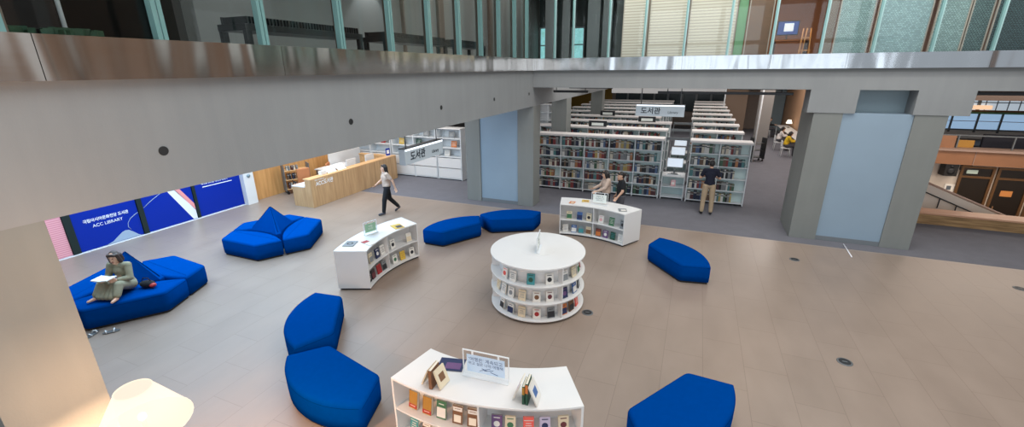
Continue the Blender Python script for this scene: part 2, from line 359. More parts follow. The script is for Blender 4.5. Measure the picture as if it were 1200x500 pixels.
    struct('window_1', b, [mat('night_glass', (40, 52, 56), .2), 'frame_grey'])
shell()

def tracks():
    spec = [(-4.30, -3.18, 13.9, 3.80), (-4.25, -2.72, 15.6, 3.86), (-1.10, 2.35, 13.95, 3.80), (.90, 2.45, 15.6, 3.86), (6.0, 8.6, 14.2, 3.84)]
    where = ['beside the corner column, nearer the beam', 'above the front bookshelf, set back', 'over the hanging sign, longest of them', 'behind the long one, by the wide column', 'over the bronze hall opening']
    for (x0, x1, y, z), w in zip(spec, where):
        t = thing('track_light', 'black ceiling lighting track ' + w, 'ceiling light', ((x0+x1)/2, y, z), group='black lighting tracks under the library ceiling')
        b = MB(); b.box((0, 0, 0), (x1-x0, .09, .07)); b.build('track', 'dark_metal', t, .006)
        for sx in (-1, 1):
            b = MB(); b.lathe([(.012, .035), (.012, 3.95-z)], 8, c=(sx*(x1-x0)*.42, 0, 0)); b.build('hanger', 'dark_metal', t)
tracks()

# ------------------------------------------------------------------ upper floor behind the glass
def upper():
    ZT = 4.785; TOP = 7.7
    # glass wall panes
    b = MB(); b.span((XL-.05, -3.2, ZT), (XL-.035, 13.3, TOP)); struct('window_2', b, 'clear_glass')
    b = MB(); b.span((XL, YB+.02, ZT), (10.2, YB+.035, TOP)); struct('window_3', b, 'clear_glass')
    n = 8
    for y in (.5, 1.72, 2.83, 3.94, 5.2, 6.34, 7.5, 8.64, 9.68, 10.7, 11.75, 12.7):
        b = MB(); b.span((XL-.02, y-.045, ZT), (XL+.06, y-.008, TOP)); b.span((XL-.02, y+.008, ZT), (XL+.06, y+.045, TOP)); b.span((XL-.02, y-.008, ZT), (XL+.045, y+.008, TOP), 1); b.span((XL-.13, y+.05, ZT), (XL-.08, y+.11, TOP), 2)
        struct('trim_%d' % n, b, ['fin_teal', 'fin_edge', 'brown_post']); n += 1
    for x in (-4.1, -3.54, -2.5, -1.53, -.48, .59, 1.59, 2.65, 3.69, 4.78, 5.82, 6.9, 8):
        b = MB(); b.span((x-.045, YB-.05, ZT), (x-.006, YB+.015, TOP)); b.span((x-.006, YB-.045, ZT), (x+.02, YB+.015, TOP), 1)
        struct('trim_%d' % n, b, ['fin_teal', 'fin_edge']); n += 1
    # rooms behind: left gallery
    b = MB(); b.span((-7.8, 4.9, 4.5), (-7.6, 22, TOP)); b.span((-12.2, -3, 4.5), (-12, 5, TOP), 1); b.span((-12, 4.9, 4.5), (-7.6, 5.1, TOP), 1); b.span((-12, -3.2, 4.5), (XL-.3, -3, TOP), 1); struct('wall_gallery', b, ['grey_interior', 'dark_interior'])
    b = MB(); b.span((-17, -3.2, TOP), (XL+.05, 38, TOP+.3)); b.span((XL+.05, YB, TOP), (16, 38, TOP+.3)); struct('ceiling_upper', b, 'dark_interior')
    b = MB()
    for y, w in ((9.9, .06), (10.6, .05), (12.4, .3), (13.6, .12), (16, .3)): b.span((-7.6, y, 4.5), (-7.5, y+w, TOP), 0)
    struct('trim_%d' % n, b, 'brown_post'); n += 1
    # back rooms
    b = MB(); b.span((-9, 22, 4.5), (-2.3, 22.2, TOP)); b.span((-2.45, 13.9, 4.5), (-2.25, 22, TOP)); struct('wall_upper_back', b, 'dark_interior')
    for k, (x0, x1, z0, z1) in enumerate(((-7.5, -6.75, 4.6, 6.35), (-5.9, -5.35, 4.6, 6.3), (-5.1, -4.75, 4.6, 6.3))):
        b = MB(); b.span((x0, 21.9, z0), (x1, 21.98, z1)); b.span((x0-.06, 21.86, z0), (x0, 21.98, z1+.06), 1); b.span((x1, 21.86, z0), (x1+.06, 21.98, z1+.06), 1); b.span((x0, 21.86, z1), (x1, 21.98, z1+.06), 1); b.span((x0, 21.86, 5.55), (x1, 21.9, 5.6), 1)
        struct('window_%d' % (4+k), b, ['garden_view', 'frame_grey'])
    b = MB()
    for x, w in ((-5.05, .3), (-4.45, .25), (-3.6, .4), (-3.1, .3)): b.span((x, 15.2, 4.5), (x+w, 15.3, TOP))
    struct('trim_%d' % n, b, 'grey_metal'); n += 1
    b = MB(); b.span((-2.25, 19, 4.5), (12, 19.2, TOP)); struct('wall_upper_right', b, 'brown_interior')
    # screens standing just behind the back glass
    def screen(x0, x1, m, label, y=13.72):
        t = thing('screen_panel', label, 'screen panel', ((x0+x1)/2, y, 4.502), group=None)
        b = MB(); b.box((0, 0, (TOP-4.5)/2), (x1-x0-.05, .03, TOP-4.52)); b.build('screen_sheet', m, t)
        for sx in (-1, 1):
            b = MB(); b.box((sx*((x1-x0)/2-.014), 0, (TOP-4.5)/2), (.026, .05, TOP-4.52)); b.build('upright', 'louvre_frame', t)
    screen(-2.22, -1.52, 'louvre_beige', 'beige louvre screen at the dark corner end of the upper glass wall')
    screen(-1.5, -.47, 'louvre_beige', 'beige louvre screen second from the dark corner of the upper glass wall')
    screen(-.45, .72, 'louvre_beige', 'beige louvre screen next to the green panel behind upper glass')
    screen(.98, 1.55, 'perforated_brown', 'brown perforated screen between green panel and open room upstairs')
    screen(2.95, 3.66, 'perforated_teal', 'grey-green perforated screen right beside the open orange room upstairs')
    screen(3.72, 4.74, 'perforated_pale', 'palest perforated screen in the middle of the upper right glass wall')
    screen(4.82, 5.4, 'perforated_teal', 'narrow grey-green perforated screen before the dark ones upstairs')
    screen(5.42, 5.8, 'perforated_dark', 'dark green perforated screen under a brown patch upstairs')
    screen(5.84, 7.4, 'perforated_black', 'nearly black perforated screen at the right end of the upper glass')
    b = MB(); b.span((.74, 13.8, 4.5), (.96, 13.86, TOP)); struct('trim_%d' % n, b, 'green_panel'); n += 1
    b = MB(); b.span((2.72, 13.75, 4.5), (2.93, 13.95, TOP)); b.span((5.3, 13.95, 4.5), (5.42, 14.1, TOP)); struct('trim_%d' % n, b, 'brown_post'); n += 1
    # open orange room with a desk and a monitor
    t = thing('desk', 'dark wooden desk in the orange lit room upstairs', 'desk', (2.35, 16, 4.503))
    b = MB(); b.box((0, 0, .72), (.9, .6, .04)); b.build('desktop', 'brown_interior', t, .004)
    for sx in (-1, 1):
        b = MB(); b.box((sx*.42, 0, .35), (.05, .55, .7)); b.build('leg', 'bronze_dark', t)
    t = thing('monitor', 'computer monitor with glowing blue screen on desk upstairs', 'monitor', (2.25, 16.05, 5.245))
    b = MB(); b.lathe([(.11, 0), (.11, .015), (.02, .02), (.02, .14)], 16); b.build('stand', 'black', t)
    b = MB(); b.box((0, 0, .33), (.56, .03, .4)); b.build('housing', 'black', t, .006)
    b = MB(); b.box((0, -.017, .33), (.52, .006, .35)); b.box((.02, -.022, .35), (.24, .004, .22), 1); b.build('display', ['screen_blue', 'screen_white'], t)
    t = thing('easel', 'light wooden easel leaning in the orange room upstairs', 'easel', (2.62, 15.2, 4.503))
    for dx in (-.09, .09):
        b = MB(); b.tube([(dx*1.5, -.05, 0), (dx, .08, 1.0)], .016); b.build('leg', 'oak_wall', t)
    b = MB(); b.tube([(0, .35, 0), (0, .09, 1.0)], .016); b.build('leg', 'oak_wall', t)
    b = MB(); b.box((0, .0, .42), (.3, .03, .03)); b.box((0, .04, .75), (.26, .02, .03)); b.build('ledge', 'oak_wall', t)
    # black benches in the left gallery
    def bench(y0, y1, label, x=-6.1, h=.62):
        t = thing('gallery_bench', label, 'bench', (x, (y0+y1)/2, 4.503), group='black slatted benches in the upper gallery'); L = y1-y0
        for sy in (-1, 1):
            for sx in (-1, 1):
                b = MB(); b.box((sx*.24, sy*(L/2-.05), h/2-.03), (.07, .09, h-.06)); b.build('leg', 'black', t, .004)
        b = MB(); b.box((0, 0, h-.045), (.56, L, .09)); b.build('seat_frame', 'black', t, .004)
        b = MB(); k = int(L/.06)
        for i in range(k): b.box((0, -L/2+.08+(L-.16)*i/(k-1), h+.05), (.5, .03, .09))
        b.box((-.24, 0, h+.05), (.03, L-.1, .1)); b.build('slats', 'black', t)
    bench(4.55, 6.9, 'long black slatted bench behind the glass nearest the black screen upstairs')
    bench(7.55, 9.95, 'black slatted bench farther along the upper gallery, towards the corner')
    bench(10.3, 12.1, 'short black slatted bench at the corner end of the upper gallery')
    # big black screen with a pale edge at the far left
    t = thing('display_board', 'large black display board with pale rim in dark upper gallery', 'display board', (-7.4, 2.3, 4.503))
    b = MB(); b.box((0, 0, 1.15), (.1, 1.9, 1.3)); b.build('panel', 'black_gloss', t, .01)
    b = MB(); b.tube([(.06, .97, .5), (.06, .97, 1.82)], .025); b.tube([(.06, -.97, .5), (.06, -.97, 1.82)], .025); b.build('rim', 'white_metal', t)
    for sy in (-.6, .6):
        b = MB(); b.box((0, sy, .25), (.3, .06, .5)); b.build('foot', 'black', t)
    t = thing('planter', 'low green planter strip under the black display board', 'planter', (-6.4, 2.2, 4.503))
    b = MB(); b.box((0, 0, .16), (.3, 1.9, .32)); b.build('trough', 'dark_green_post', t, .01)
    b = MB()
    for k in range(60):
        a = random.uniform(0, pi); b.box((random.uniform(-.13, .13), random.uniform(-.92, .92), .36+random.uniform(0, .05)), (.05, .12, .1), 0, a)
    b.build('foliage', mat('leaf_green', (20, 66, 42), .6), t)
upper()

# unseen panel wall and posts, added for the steel fascia to mirror
b = MB(); y = 6.6; k = 0
while y < 13.2:
    w = (1.1, .5, .35, 1.6, .25, .8, .4)[k % 7]; mi = (0, 1, 2, 0, 1, 0, 2)[k % 7]
    b.span((10.2-(.15 if mi == 0 else 0), y, 3.4), (10.5, min(y+w, 13.3), 9), mi); y += w; k += 1
struct('reflected_wall', b, [mat('reflected_bronze', (140, 116, 100), .5), mat('reflected_dark', (84, 76, 70), .5), mat('reflected_pale', (160, 162, 160), .5)])
b = MB()
for x, w in ((-4.2, .5), (-1.6, .3), (.8, .3), (3.4, .8), (6.2, .3), (8.6, .4)): b.span((x, -8.4, 0), (x+w, -8.0, 9))
b.span((-4.6, -8.3, 5.9), (10.5, -8.1, 6.15)); struct('reflected_posts', b, 'frame_grey')  # posts behind the camera, added as dark bands for the steel's reflection

# ------------------------------------------------------------------ blue seats
def pouf_outline(c=1.83, sag=.33, dep=.53, e=.30, r=.13):
    pts = []; h = c/2; Rr = (h*h+sag*sag)/(2*sag); a0 = math.asin(h/Rr)
    for i in range(25):
        a = -a0+2*a0*i/24; pts.append((Rr*sin(a), (Rr-sag)-Rr*cos(a)))
    def corner(p, q, s):
        q = V(q); d0 = (V(p)-q).normalized(); d1 = (V(s)-q).normalized(); th = d0.angle(d1)/2; t = r/math.tan(th); A = q+d0*t; B = q+d1*t
        return [tuple(A.lerp(q, k).lerp(q.lerp(B, k), k)) for k in (0, .2, .4, .6, .8, 1)]
    pts += corner((h, 0), (h-e, dep), (-h+e, dep)); pts += corner((h-e, dep), (-h+e, dep), (-h, 0))
    return pts
def offset(pts, d):
    out = []; n = len(pts)
    for i in range(n):
        a, p, c = V(pts[i-1]), V(pts[i]), V(pts[(i+1) % n])
        e0 = (p-a); e1 = (c-p)
        if e0.length < 1e-6: e0 = e1
        if e1.length < 1e-6: e1 = e0
        n0 = V((e0.y, -e0.x)).normalized(); n1 = V((e1.y, -e1.x)).normalized(); m = n0+n1
        m = m/max(m.dot(n0), .35) if m.length > 1e-6 else n0
        out.append((p.x-m.x*d*.98, p.y-m.y*d*.98))
    return out
PO = pouf_outline()
PC = pouf_outline(1.83, .225)
def seat_body(PO):
    b = MB(); H = .45
    prof = [(.05, .006), (.2, 0), (.385, 0), (.416, .008), (.436, .024), (.446, .048), (H, .09)]
    b.rings([[(x, y, z) for x, y in offset(PO, d)] for z, d in prof], 0, True, True)
    return b
def pouf(label, loc, rz, group, PO=PO):
    t = thing('pouf_seat', label, 'pouf', loc, rz, group)
    seat_body(PO).build('cushion', 'blue_fabric', t)
    b = MB(); b.rings([[(x, y, z) for x, y in offset(PO, .03)] for z in (0, .05)], 0, False); b.build('plinth', 'black_plinth', t)
    b = MB(); ring = [(x, y, .390) for x, y in offset(PO, .0035)]; b.tube(ring+ring[:1], .004, 6, 0, False); b.build('piping', 'blue_fabric_seam', t)
    return t
def tip_pouf(t1, t2, label, group, shrink=1):
    """seat whose two pointed ends stand at t1 and t2; the arc lies to the right of t1->t2 ... the flat side to the left"""
    t1, t2 = V(t1), V(t2); m = (t1+t2)/2; a = atan2((t2-t1).y, (t2-t1).x)
    return pouf(label, (m.x, m.y, 0), a, group)
G = 'single blue pouf seats on the stone floor'
tip_pouf((-5.30, 3.80), (-3.50, 3.38), 'blue pouf left of the front display case, nearest of the touching pair', G)
tip_pouf((-6.42, 5.46), (-5.32, 3.97), 'blue pouf behind the nearest one, pointing to the near white end panel', G)
tip_pouf((-.10, 4.06), (.90, 5.60), 'blue pouf alone at bottom right of the front display case', G)
tip_pouf((.68, 9.44), (-.50, 10.84), 'blue pouf alone on open floor right of the far display case', G)
tip_pouf((-5.50, 10.74), (-6.42, 9.16), 'blue pouf beside the curved case, left one of the pair before the column', G)
tip_pouf((-3.95, 11.74), (-5.56, 10.86), 'blue pouf right one of the pair before the corner column', G)
def cluster(c, phi, labels, blabel):
    g = 'seats of the ' + ('near' if c[1] < 6 else 'far') + ' blue hexagonal island'
    for k in range(3):
        a0, a1 = R(phi+120*k), R(phi+120*(k+1)); mid = R(phi+120*k+60); d = .53
        # the flat side looks outwards
        pouf(labels[k], (c[0]+d*cos(mid)*1.03, c[1]+d*sin(mid)*1.03, 0), mid-pi/2, g, PC)
    # three-cornered backrest between the arcs
    t = thing('backrest', blabel, 'backrest', (c[0], c[1], 0), R(phi))
    pts = []
    for k in range(3):
        mid = R(120*k+60); Mx = Matrix.Rotation(mid-pi/2, 3, 'Z')
        arc = [Mx @ V((x, y, 0))+V((cos(mid), sin(mid), 0))*.53 for x, y in PC[:25]]
        arc = [p-V((cos(mid), sin(mid), 0))*.02 for p in arc]
        arc = [p for p in arc if p.length < .60]
        if atan2(arc[0].y, arc[0].x) % (2*pi) > atan2(arc[-1].y, arc[-1].x) % (2*pi): arc = arc[::-1]
        pts += [(p.x, p.y) for p in arc]
    ap = 1.06; b = MB(); rs = [[(x, y, .02) for x, y in pts], [(x, y, .445) for x, y in pts]]
    for q in (.25, .5, .75, .93, .985): rs.append([(x*(1-q), y*(1-q), .445+(ap-.445)*q) for x, y in pts])
    b.rings(rs, 0, False); b.build('wedge', 'blue_fabric', t, .006)
    for k in range(3):
        a = R(120*k); b = MB(); b.tube([(.545*cos(a), .545*sin(a), .49), (0.012*cos(a), .012*sin(a), ap-.004)], .007, 6); b.build('edge_seam', 'blue_fabric_seam', t)
cluster((-10.24, 7.74), -30, ['blue seat on the pointed island by the desk, side facing the white curved case', 'blue seat on the island by the desk, far side towards the wooden desk', 'blue seat on the island by the desk, side facing the woman reading'][0:3], 'blue pyramid backrest in the middle of the empty seat island')
cluster((-10.36, 4.46), 25, ['blue seat at the back of the island where the woman reads', 'blue seat partly behind the near concrete column, under the banners', 'blue seat the reading woman sits on'], 'blue pyramid backrest behind the woman reading')

# ------------------------------------------------------------------ books shown face out
def display_book(w, h, t, cover, art, pose_parent=None):
    """book standing on its lower edge, cover looking along -y"""
    b = MB()
    b.box((0, 0, h/2), (w-.006, t-.006, h-.008), 1)
    b.box((0, -t/2+.0015, h/2), (w, .003, h), 0); b.box((0, t/2-.0015, h/2), (w, .003, h), 0); b.box((-w/2+.0015, 0, h/2), (.003, t, h), 0)
    kind, col = art
    y = -t/2-.0008
    if kind == 'band': b.box((0, y, h*.16), (w*.99, .0016, h*.2), 2); b.box((0, y, h*.17), (w*.6, .0024, h*.03), 1)
    elif kind == 'picture': b.box((0, y, h*.36), (w*.92, .0016, h*.56), 2); b.box((0, y, h*.83), (w*.55, .0016, h*.05), 2)
    elif kind == 'spot':
        n = 16; b.add([(w*.3*cos(2*pi*i/n), y-.0008, h*.45+w*.3*sin(2*pi*i/n)) for i in range(n)], [tuple(range(n))], 2); b.box((0, y, h*.85), (w*.6, .0016, h*.06), 2)
    elif kind == 'label': b.box((0, y, h*.83), (w*.9, .0016, h*.22), 2); b.box((0, y-.0004, h*.84), (w*.6, .0016, h*.03), 0); b.box((0, y, h*.3), (w*.7, .0016, h*.4), 1)
    elif kind == 'lines':
        for q in (.3, .45, .6, .78): b.box((0, y, h*q), (w*(.5+.2*((q*10) % 2)), .0016, h*.04), 2)
    return b, [BM(cover), MATS['page'], BM(col) if col in BC else MATS[col]]

def ring_pt(c, r, deg, z): return (c[0]+r*cos(R(deg)), c[1]+r*sin(R(deg)), z)

DISPLAY_GROUPS = {}
def put_book(c, r, deg, z, out, spec, label, group, lean=9):
    w, h, t, cover, art = spec
    b, ms = display_book(w, h, t, cover, art)
    o = b.build('display_book', ms); tag(o, label, 'book', group)
    face = R(deg) if out else R(deg)+pi          # direction the cover looks
    o.location = ring_pt(c, r, deg, z); o.rotation_mode = 'XYZ'; o.rotation_euler = (R(-lean), 0, face+pi/2)
    return o

# ------------------------------------------------------------------ curved display cases
def sector(c, r0, r1, a0, a1, z0, z1, b, m=0, n=24):
    ang = [R(a0+(a1-a0)*i/n) for i in range(n+1)]
    pts = [(r1*cos(a), r1*sin(a)) for a in ang]+[(r0*cos(a), r0*sin(a)) for a in reversed(ang)]
    b.prism(pts, z0, z1, m)
def case(label, c, mid, open_inner, half=21.8, r0=2.47, r1=3.17, H=.915):
    t = thing('display_case', label, 'display case', (c[0], c[1], 0)); a0, a1 = mid-half, mid+half
    rs0, rs1 = (r0, r0+.34) if open_inner else (r1-.34, r1)
    bk = r0+.34 if open_inner else r1-.34
    d = R(.55)*180/pi
    b = MB(); sector(c, r0, r1, a0, a1, H-.03, H, b); b.build('top', 'white_laminate', t, .004)
    b = MB(); sector(c, r0+.03, r1-.03, a0+.6, a1-.6, .0, .045, b); b.build('plinth', 'dark_metal', t)
    b = MB(); sector(c, r0, r1, a0, a1, .045, .075, b); b.build('bottom_board', 'white_laminate', t, .003)
    b = MB()
    if open_inner: sector(c, bk, r1, a0+d, a1-d, .075, H-.03, b)
    else: sector(c, r0, bk, a0+d, a1-d, .075, H-.03, b)
    b.build('back_body', 'white_laminate', t)
    b = MB(); sector(c, rs0+.004 if open_inner else rs0, rs1 if open_inner else rs1-.004, a0+d, a1-d, .445, .467, b); b.build('shelf', 'white_laminate', t, .002)
    for s in (0, 1):
        b = MB(); sector(c, r0, r1, (a0, a1-d)[s], (a0+d, a1)[s], .075, H-.03, b, 0, 2); b.build('side_panel', 'white_laminate', t, .003)
    for z0, z1 in ((.075, .445), (.467, H-.03)):
        b = MB(); sector(c, rs0+(.012 if open_inner else 0), rs1-(0 if open_inner else .012), mid-d*.35, mid+d*.35, z0, z1, b, 0, 2); b.build('divider', 'white_laminate', t)
    return t
CF, CL_, CR_ = (-2.46, 6.61), (-3.73, 7.45), (-2.64, 8.755)
case('white curved display case in the front, books on its convex side', CF, -79.8, False)
case('white curved display case on the left, near the walking woman', CL_, 180, True)
case('white curved display case at the back, before the two women', CR_, 81.3, True)

S = lambda w, h, c, a, t=.022: (w, h, t, c, a)
gf = 'books in the front display case'
front = [(-97.4, 'gold', ('band', 'red'), 'brown book with red band, first on the upper shelf of front case', .045), (-93.3, 'gold', ('band', 'red'), 'brown book with red band, second on the upper shelf of front case', .045),
 (-89.6, 'green', ('picture', 'white'), 'pale green picture book beside two brown books in front case', .02), (-85.4, 'brown', ('label', 'white'), 'brown book with white title label, nearer the green picture book', .035), (-81.8, 'brown', ('label', 'white'), 'brown book with white title label, beside the middle divider of front case', .035),
 (-76.3, 'purple', ('spot', 'white'), 'purple book with white emblem in the front case', .02), (-73.3, 'cream', ('spot', 'green'), 'cream book with green spot in the front case', .02), (-69.3, 'coral', ('lines', 'white'), 'coral red small book in the front case', .02),
 (-65.7, 'lavender', ('spot', 'navy'), 'lavender book with dark figure in the front case', .02), (-61.6, 'cream', ('spot', 'maroon'), 'beige book with dark spot at right end of front case', .02)]
for a, cv, art, lb, t in front:
    hh = .2 if a > -77 else .235
    put_book(CF, 3.05, a, .472, True, S(.125 if a > -77 else .13, hh, cv, art, t), lb, gf)
for a, cv, art, lb in [(-98.0, 'teal', ('lines', 'white'), 'pale teal book on lower shelf of the front case, first'), (-94.2, 'brown', ('label', 'white'), 'brown topped book on lower shelf of the front case, second'), (-89.5, 'white', ('spot', 'red'), 'white book with red dot, third on lower front case shelf'), (-85, 'navy', ('lines', 'white'), 'navy book, fourth on lower front case shelf'),
 (-76, 'green', ('lines', 'white'), 'green book, first past the divider on lower front case shelf'), (-71, 'white', ('picture', 'blue'), 'white book with blue picture on lower front case shelf'), (-65, 'red', ('lines', 'white'), 'red book at the right end of lower front case shelf')]:
    put_book(CF, 3.05, a, .08, True, S(.13, .21, cv, art), lb, gf)
gl = 'books in the left display case'
for a, cv, art, lb in [(-167.1, 'cream', ('picture', 'grey'), 'cream book with grey picture, first on upper shelf of left case'), (-173.2, 'navy', ('spot', 'white'), 'navy book with pale spot on upper shelf of left case'), (-177.7, 'white', ('lines', 'black'), 'white book with black lines on upper shelf of left case'), (174.2, 'white', ('spot', 'black'), 'white book with dark spot on upper shelf of left case'), (162.8, 'white', ('picture', 'cream'), 'white book with cream square at far end of left case')]:
    put_book(CL_, 2.56, a, .472, False, S(.15, .22, cv, art), lb, gl)
for a, cv, art, lb in [(-163.2, 'black', ('lines', 'white'), 'black book at the near end of lower left case shelf'), (-167.6, 'black', ('picture', 'maroon'), 'black book with dark red picture on lower left case shelf'), (-173.4, 'red', ('lines', 'maroon'), 'bright red book on lower shelf of left case'), (-177.8, 'grey', ('picture', 'black'), 'grey and black book beside the bright red one'),
 (173.6, 'white', ('spot', 'green'), 'white book with green ring on lower left case shelf'), (168.0, 'yellow', ('lines', 'gold'), 'yellow book on lower shelf of left case'), (161.6, 'white', ('spot', 'black'), 'white book with black mark at far end of lower left case shelf')]:
    put_book(CL_, 2.56, a, .08, False, S(.15, .215, cv, art), lb, gl)
gr = 'books in the back display case'
for a, cv, art, lb in [(97.2, 'cream', ('picture', 'green'), 'cream book with green plant picture, first in back case'), (90.7, 'blue', ('picture', 'navy'), 'blue picture book on upper shelf of back case'), (84.8, 'cream', ('spot', 'black'), 'cream book with black spot on upper shelf of back case'), (76.9, 'white', ('spot', 'pink'), 'white book with pink spot on upper shelf of back case'), (69.8, 'green', ('lines', 'white'), 'bright green book on upper shelf of back case'), (62.3, 'grey', ('spot', 'black'), 'grey book with dark figure at right end of back case')]:
    put_book(CR_, 2.56, a, .472, False, S(.15, .22, cv, art), lb, gr)
for a, cv, art, lb in [(99.4, 'white', ('lines', 'grey'), 'white book with grey lines, first on lower back case shelf'), (94.0, 'blue', ('picture', 'white'), 'blue book with white picture on lower back case shelf'), (89.4, 'grey', ('picture', 'teal'), 'grey and teal book on lower back case shelf'), (84.6, 'cream', ('picture', 'brown'), 'cream and brown book on lower back case shelf beside divider'),
 (78.2, 'maroon', ('picture', 'orange'), 'red brown picture book on lower back case shelf'), (73.4, 'purple', ('spot', 'white'), 'purple book with white spot on lower back case shelf'), (68.4, 'dark green', ('lines', 'teal'), 'dark green book on lower back case shelf'), (63.2, 'white', ('lines', 'grey'), 'white book at right end of lower back case shelf')]:
    put_book(CR_, 2.56, a, .08, False, S(.15, .21, cv, art), lb, gr)

# ------------------------------------------------------------------ round display case
CC = (-2.57, 7.47); RR = .93
t = thing('round_display_case', 'round white display case with three tiers of books, centre of the hall', 'display case', (CC[0], CC[1], 0))
b = MB(); b.lathe([(RR-.004, 1.098), (RR, 1.102), (RR, 1.126), (RR-.004, 1.13)], 96, smooth=False); b.build('top', 'white_laminate', t)
b = MB(); b.lathe([(.34, 1.1305), (.34, 1.1325), (.338, 1.133)], 64, smooth=False); b.build('centre_disc', 'white_laminate', t)
b = MB(); b.lathe([(RR-.09, 0), (RR-.09, .05)], 64, smooth=False); b.build('plinth', 'dark_metal', t)
for z in (.05, .40, .75):
    b = MB(); b.lathe([(RR-.003, z), (RR, z+.003), (RR, z+.022), (RR-.003, z+.025)], 96, smooth=False); b.build('shelf', 'white_laminate', t)
for z0, z1 in ((.075, .40), (.425, .75), (.775, 1.1)):
    b = MB(); b.lathe([(.755, z0), (.755, z1)], 64); b.build('drum', 'white_laminate', t)
    for a in (-40.5, 79.5, 199.5):
        b = MB(); b.box(((.755+RR-.02)/2*cos(R(a)), (.755+RR-.02)/2*sin(R(a)), (z0+z1)/2), (RR-.02-.755, .018, z1-z0), 0, R(a)); b.build('divider', 'white_laminate', t)
tiers = [(.778, 'top', [(-119.2, 'white', ('spot', 'coral')), (-104.5, 'white', ('lines', 'black')), (-79.4, 'teal', ('spot', 'dark green')), (-55.6, 'white', ('spot', 'black')), (-33.2, 'white', ('picture', 'grey')), (-15.0, 'cream', ('lines', 'grey')), (-.5, 'white', ('picture', 'green')), (20, 'red', ('lines', 'white'))]),
 (.428, 'middle', [(-138, 'cream', ('lines', 'gold')), (-122.2, 'white', ('lines', 'grey')), (-108.0, 'white', ('spot', 'grey')), (-90.9, 'cream', ('lines', 'grey')), (-71.7, 'white', ('spot', 'brown')), (-54.8, 'white', ('spot', 'maroon')), (-33.0, 'navy', ('spot', 'purple')), (-11.7, 'blue', ('picture', 'white')), (5, 'black', ('picture', 'grey'))]),
 (.078, 'bottom', [(-126.6, 'white', ('picture', 'black')), (-109.0, 'white', ('picture', 'navy')), (-91.5, 'cream', ('lines', 'grey')), (-71.4, 'white', ('spot', 'red')), (-52.6, 'grey', ('picture', 'black')), (-33.2, 'orange', ('picture', 'navy')), (-18.0, 'brown', ('picture', 'black')), (-2, 'coral', ('lines', 'white'))])]
ORD = ['first', 'second', 'third', 'fourth', 'fifth', 'sixth', 'seventh', 'eighth', 'ninth', 'tenth', 'eleventh', 'twelfth']
for z, nm, bs in tiers:
    for k, (a, cv, art) in enumerate(bs):
        put_book(CC, .835, a, z, True, S(.145, .205, cv, art, .018), '%s book with %s cover motif, %s from left on %s tier of round case' % (cv, art[1], ORD[k], nm), 'books on the round display case', 10)

# ------------------------------------------------------------------ things on the cases
def table_sign(label, loc, rz, w, h, paper_mat, lines, ink, lw=None, header=None):
    """clear frame standing on edge with a sheet in it"""
    t = thing('table_sign', label, 'sign', loc, rz)
    b = MB()
    for x0, x1, z0, z1 in ((-w/2, -w/2+.012, 0, h), (w/2-.012, w/2, 0, h), (-w/2+.012, w/2-.012, h-.012, h)): b.span((x0, -.008, z0), (x1, .008, z1))
    b.span((-w/2, -.05, 0), (w/2, .05, .008)); b.build('frame', 'white_metal', t, .002)
    b = MB(); b.span((-w/2+.012, -.003, .008), (w/2-.012, .003, h-.012)); b.build('acrylic', 'case_acrylic', t)
    b = MB(); pw, z0, z1 = w*.82, h*.16, h*.84
    b.span((-pw/2, -.0065, z0), (pw/2, -.0035, z1)); b.build('sheet', paper_mat, t)
    for i, (s, sz, zz) in enumerate(lines): text(s, sz, (0, -.0075, h*zz), '-y', ink, t, depth=.0004)
    for sx in (-1, 1):
        b = MB(); b.span((sx*w*.28-.012, -.009, z1), (sx*w*.28+.012, -.003, h-.01)); b.build('clip', 'white_metal', t)
    return t
mat('sheet_blue', (190, 212, 234), .6); mat('sheet_green', (150, 190, 158), .6); mat('sheet_white', (232, 238, 232), .6); mat('ink_blue', (58, 84, 130), .6); mat('ink_grey', (90, 100, 110), .6)
t = table_sign('acrylic sign with pale blue handwritten sheet on the front case', (-2.0, 3.93, .917), R(4), .6, .36, 'sheet_blue', [("‘여행은’ 계속되고", .062, .66), ("쉬고 싶은 나의 여행책", .05, .5)], 'ink_blue')
b = MB()
for x0, z0, x1, z1 in ((-.08, .09, .06, .15), (-.02, .10, .1, .13), (.06, .10, .16, .075), (-.05, .13, .02, .11)): b.tube([(x0, -.008, z0), (x1, -.008, z1)], .003, 6)
b.build('bird_drawing', 'ink_blue', t)
t = table_sign('acrylic sign with green sheet on the left case', (-6.62, 7.40, .917), R(72), .34, .30, 'sheet_green', [('여행', .06, .6), ('책 추천', .04, .4)], 'white_ink')
table_sign('acrylic sign with white printed sheet on the back case', (-2.17, 11.50, .917), R(-3), .46, .34, 'sheet_white', [('이달의 책', .05, .66), ('여행을 떠나는 책', .036, .5), ('함께 읽어요', .036, .36)], 'ink_grey')
table_sign('acrylic sign seen nearly edge-on, standing on the round case', (CC[0]+.02, CC[1]-.02, 1.137), R(102), .46, .33, 'sheet_white', [('책 읽는', .05, .6), ('여행', .05, .4)], 'ink_grey')

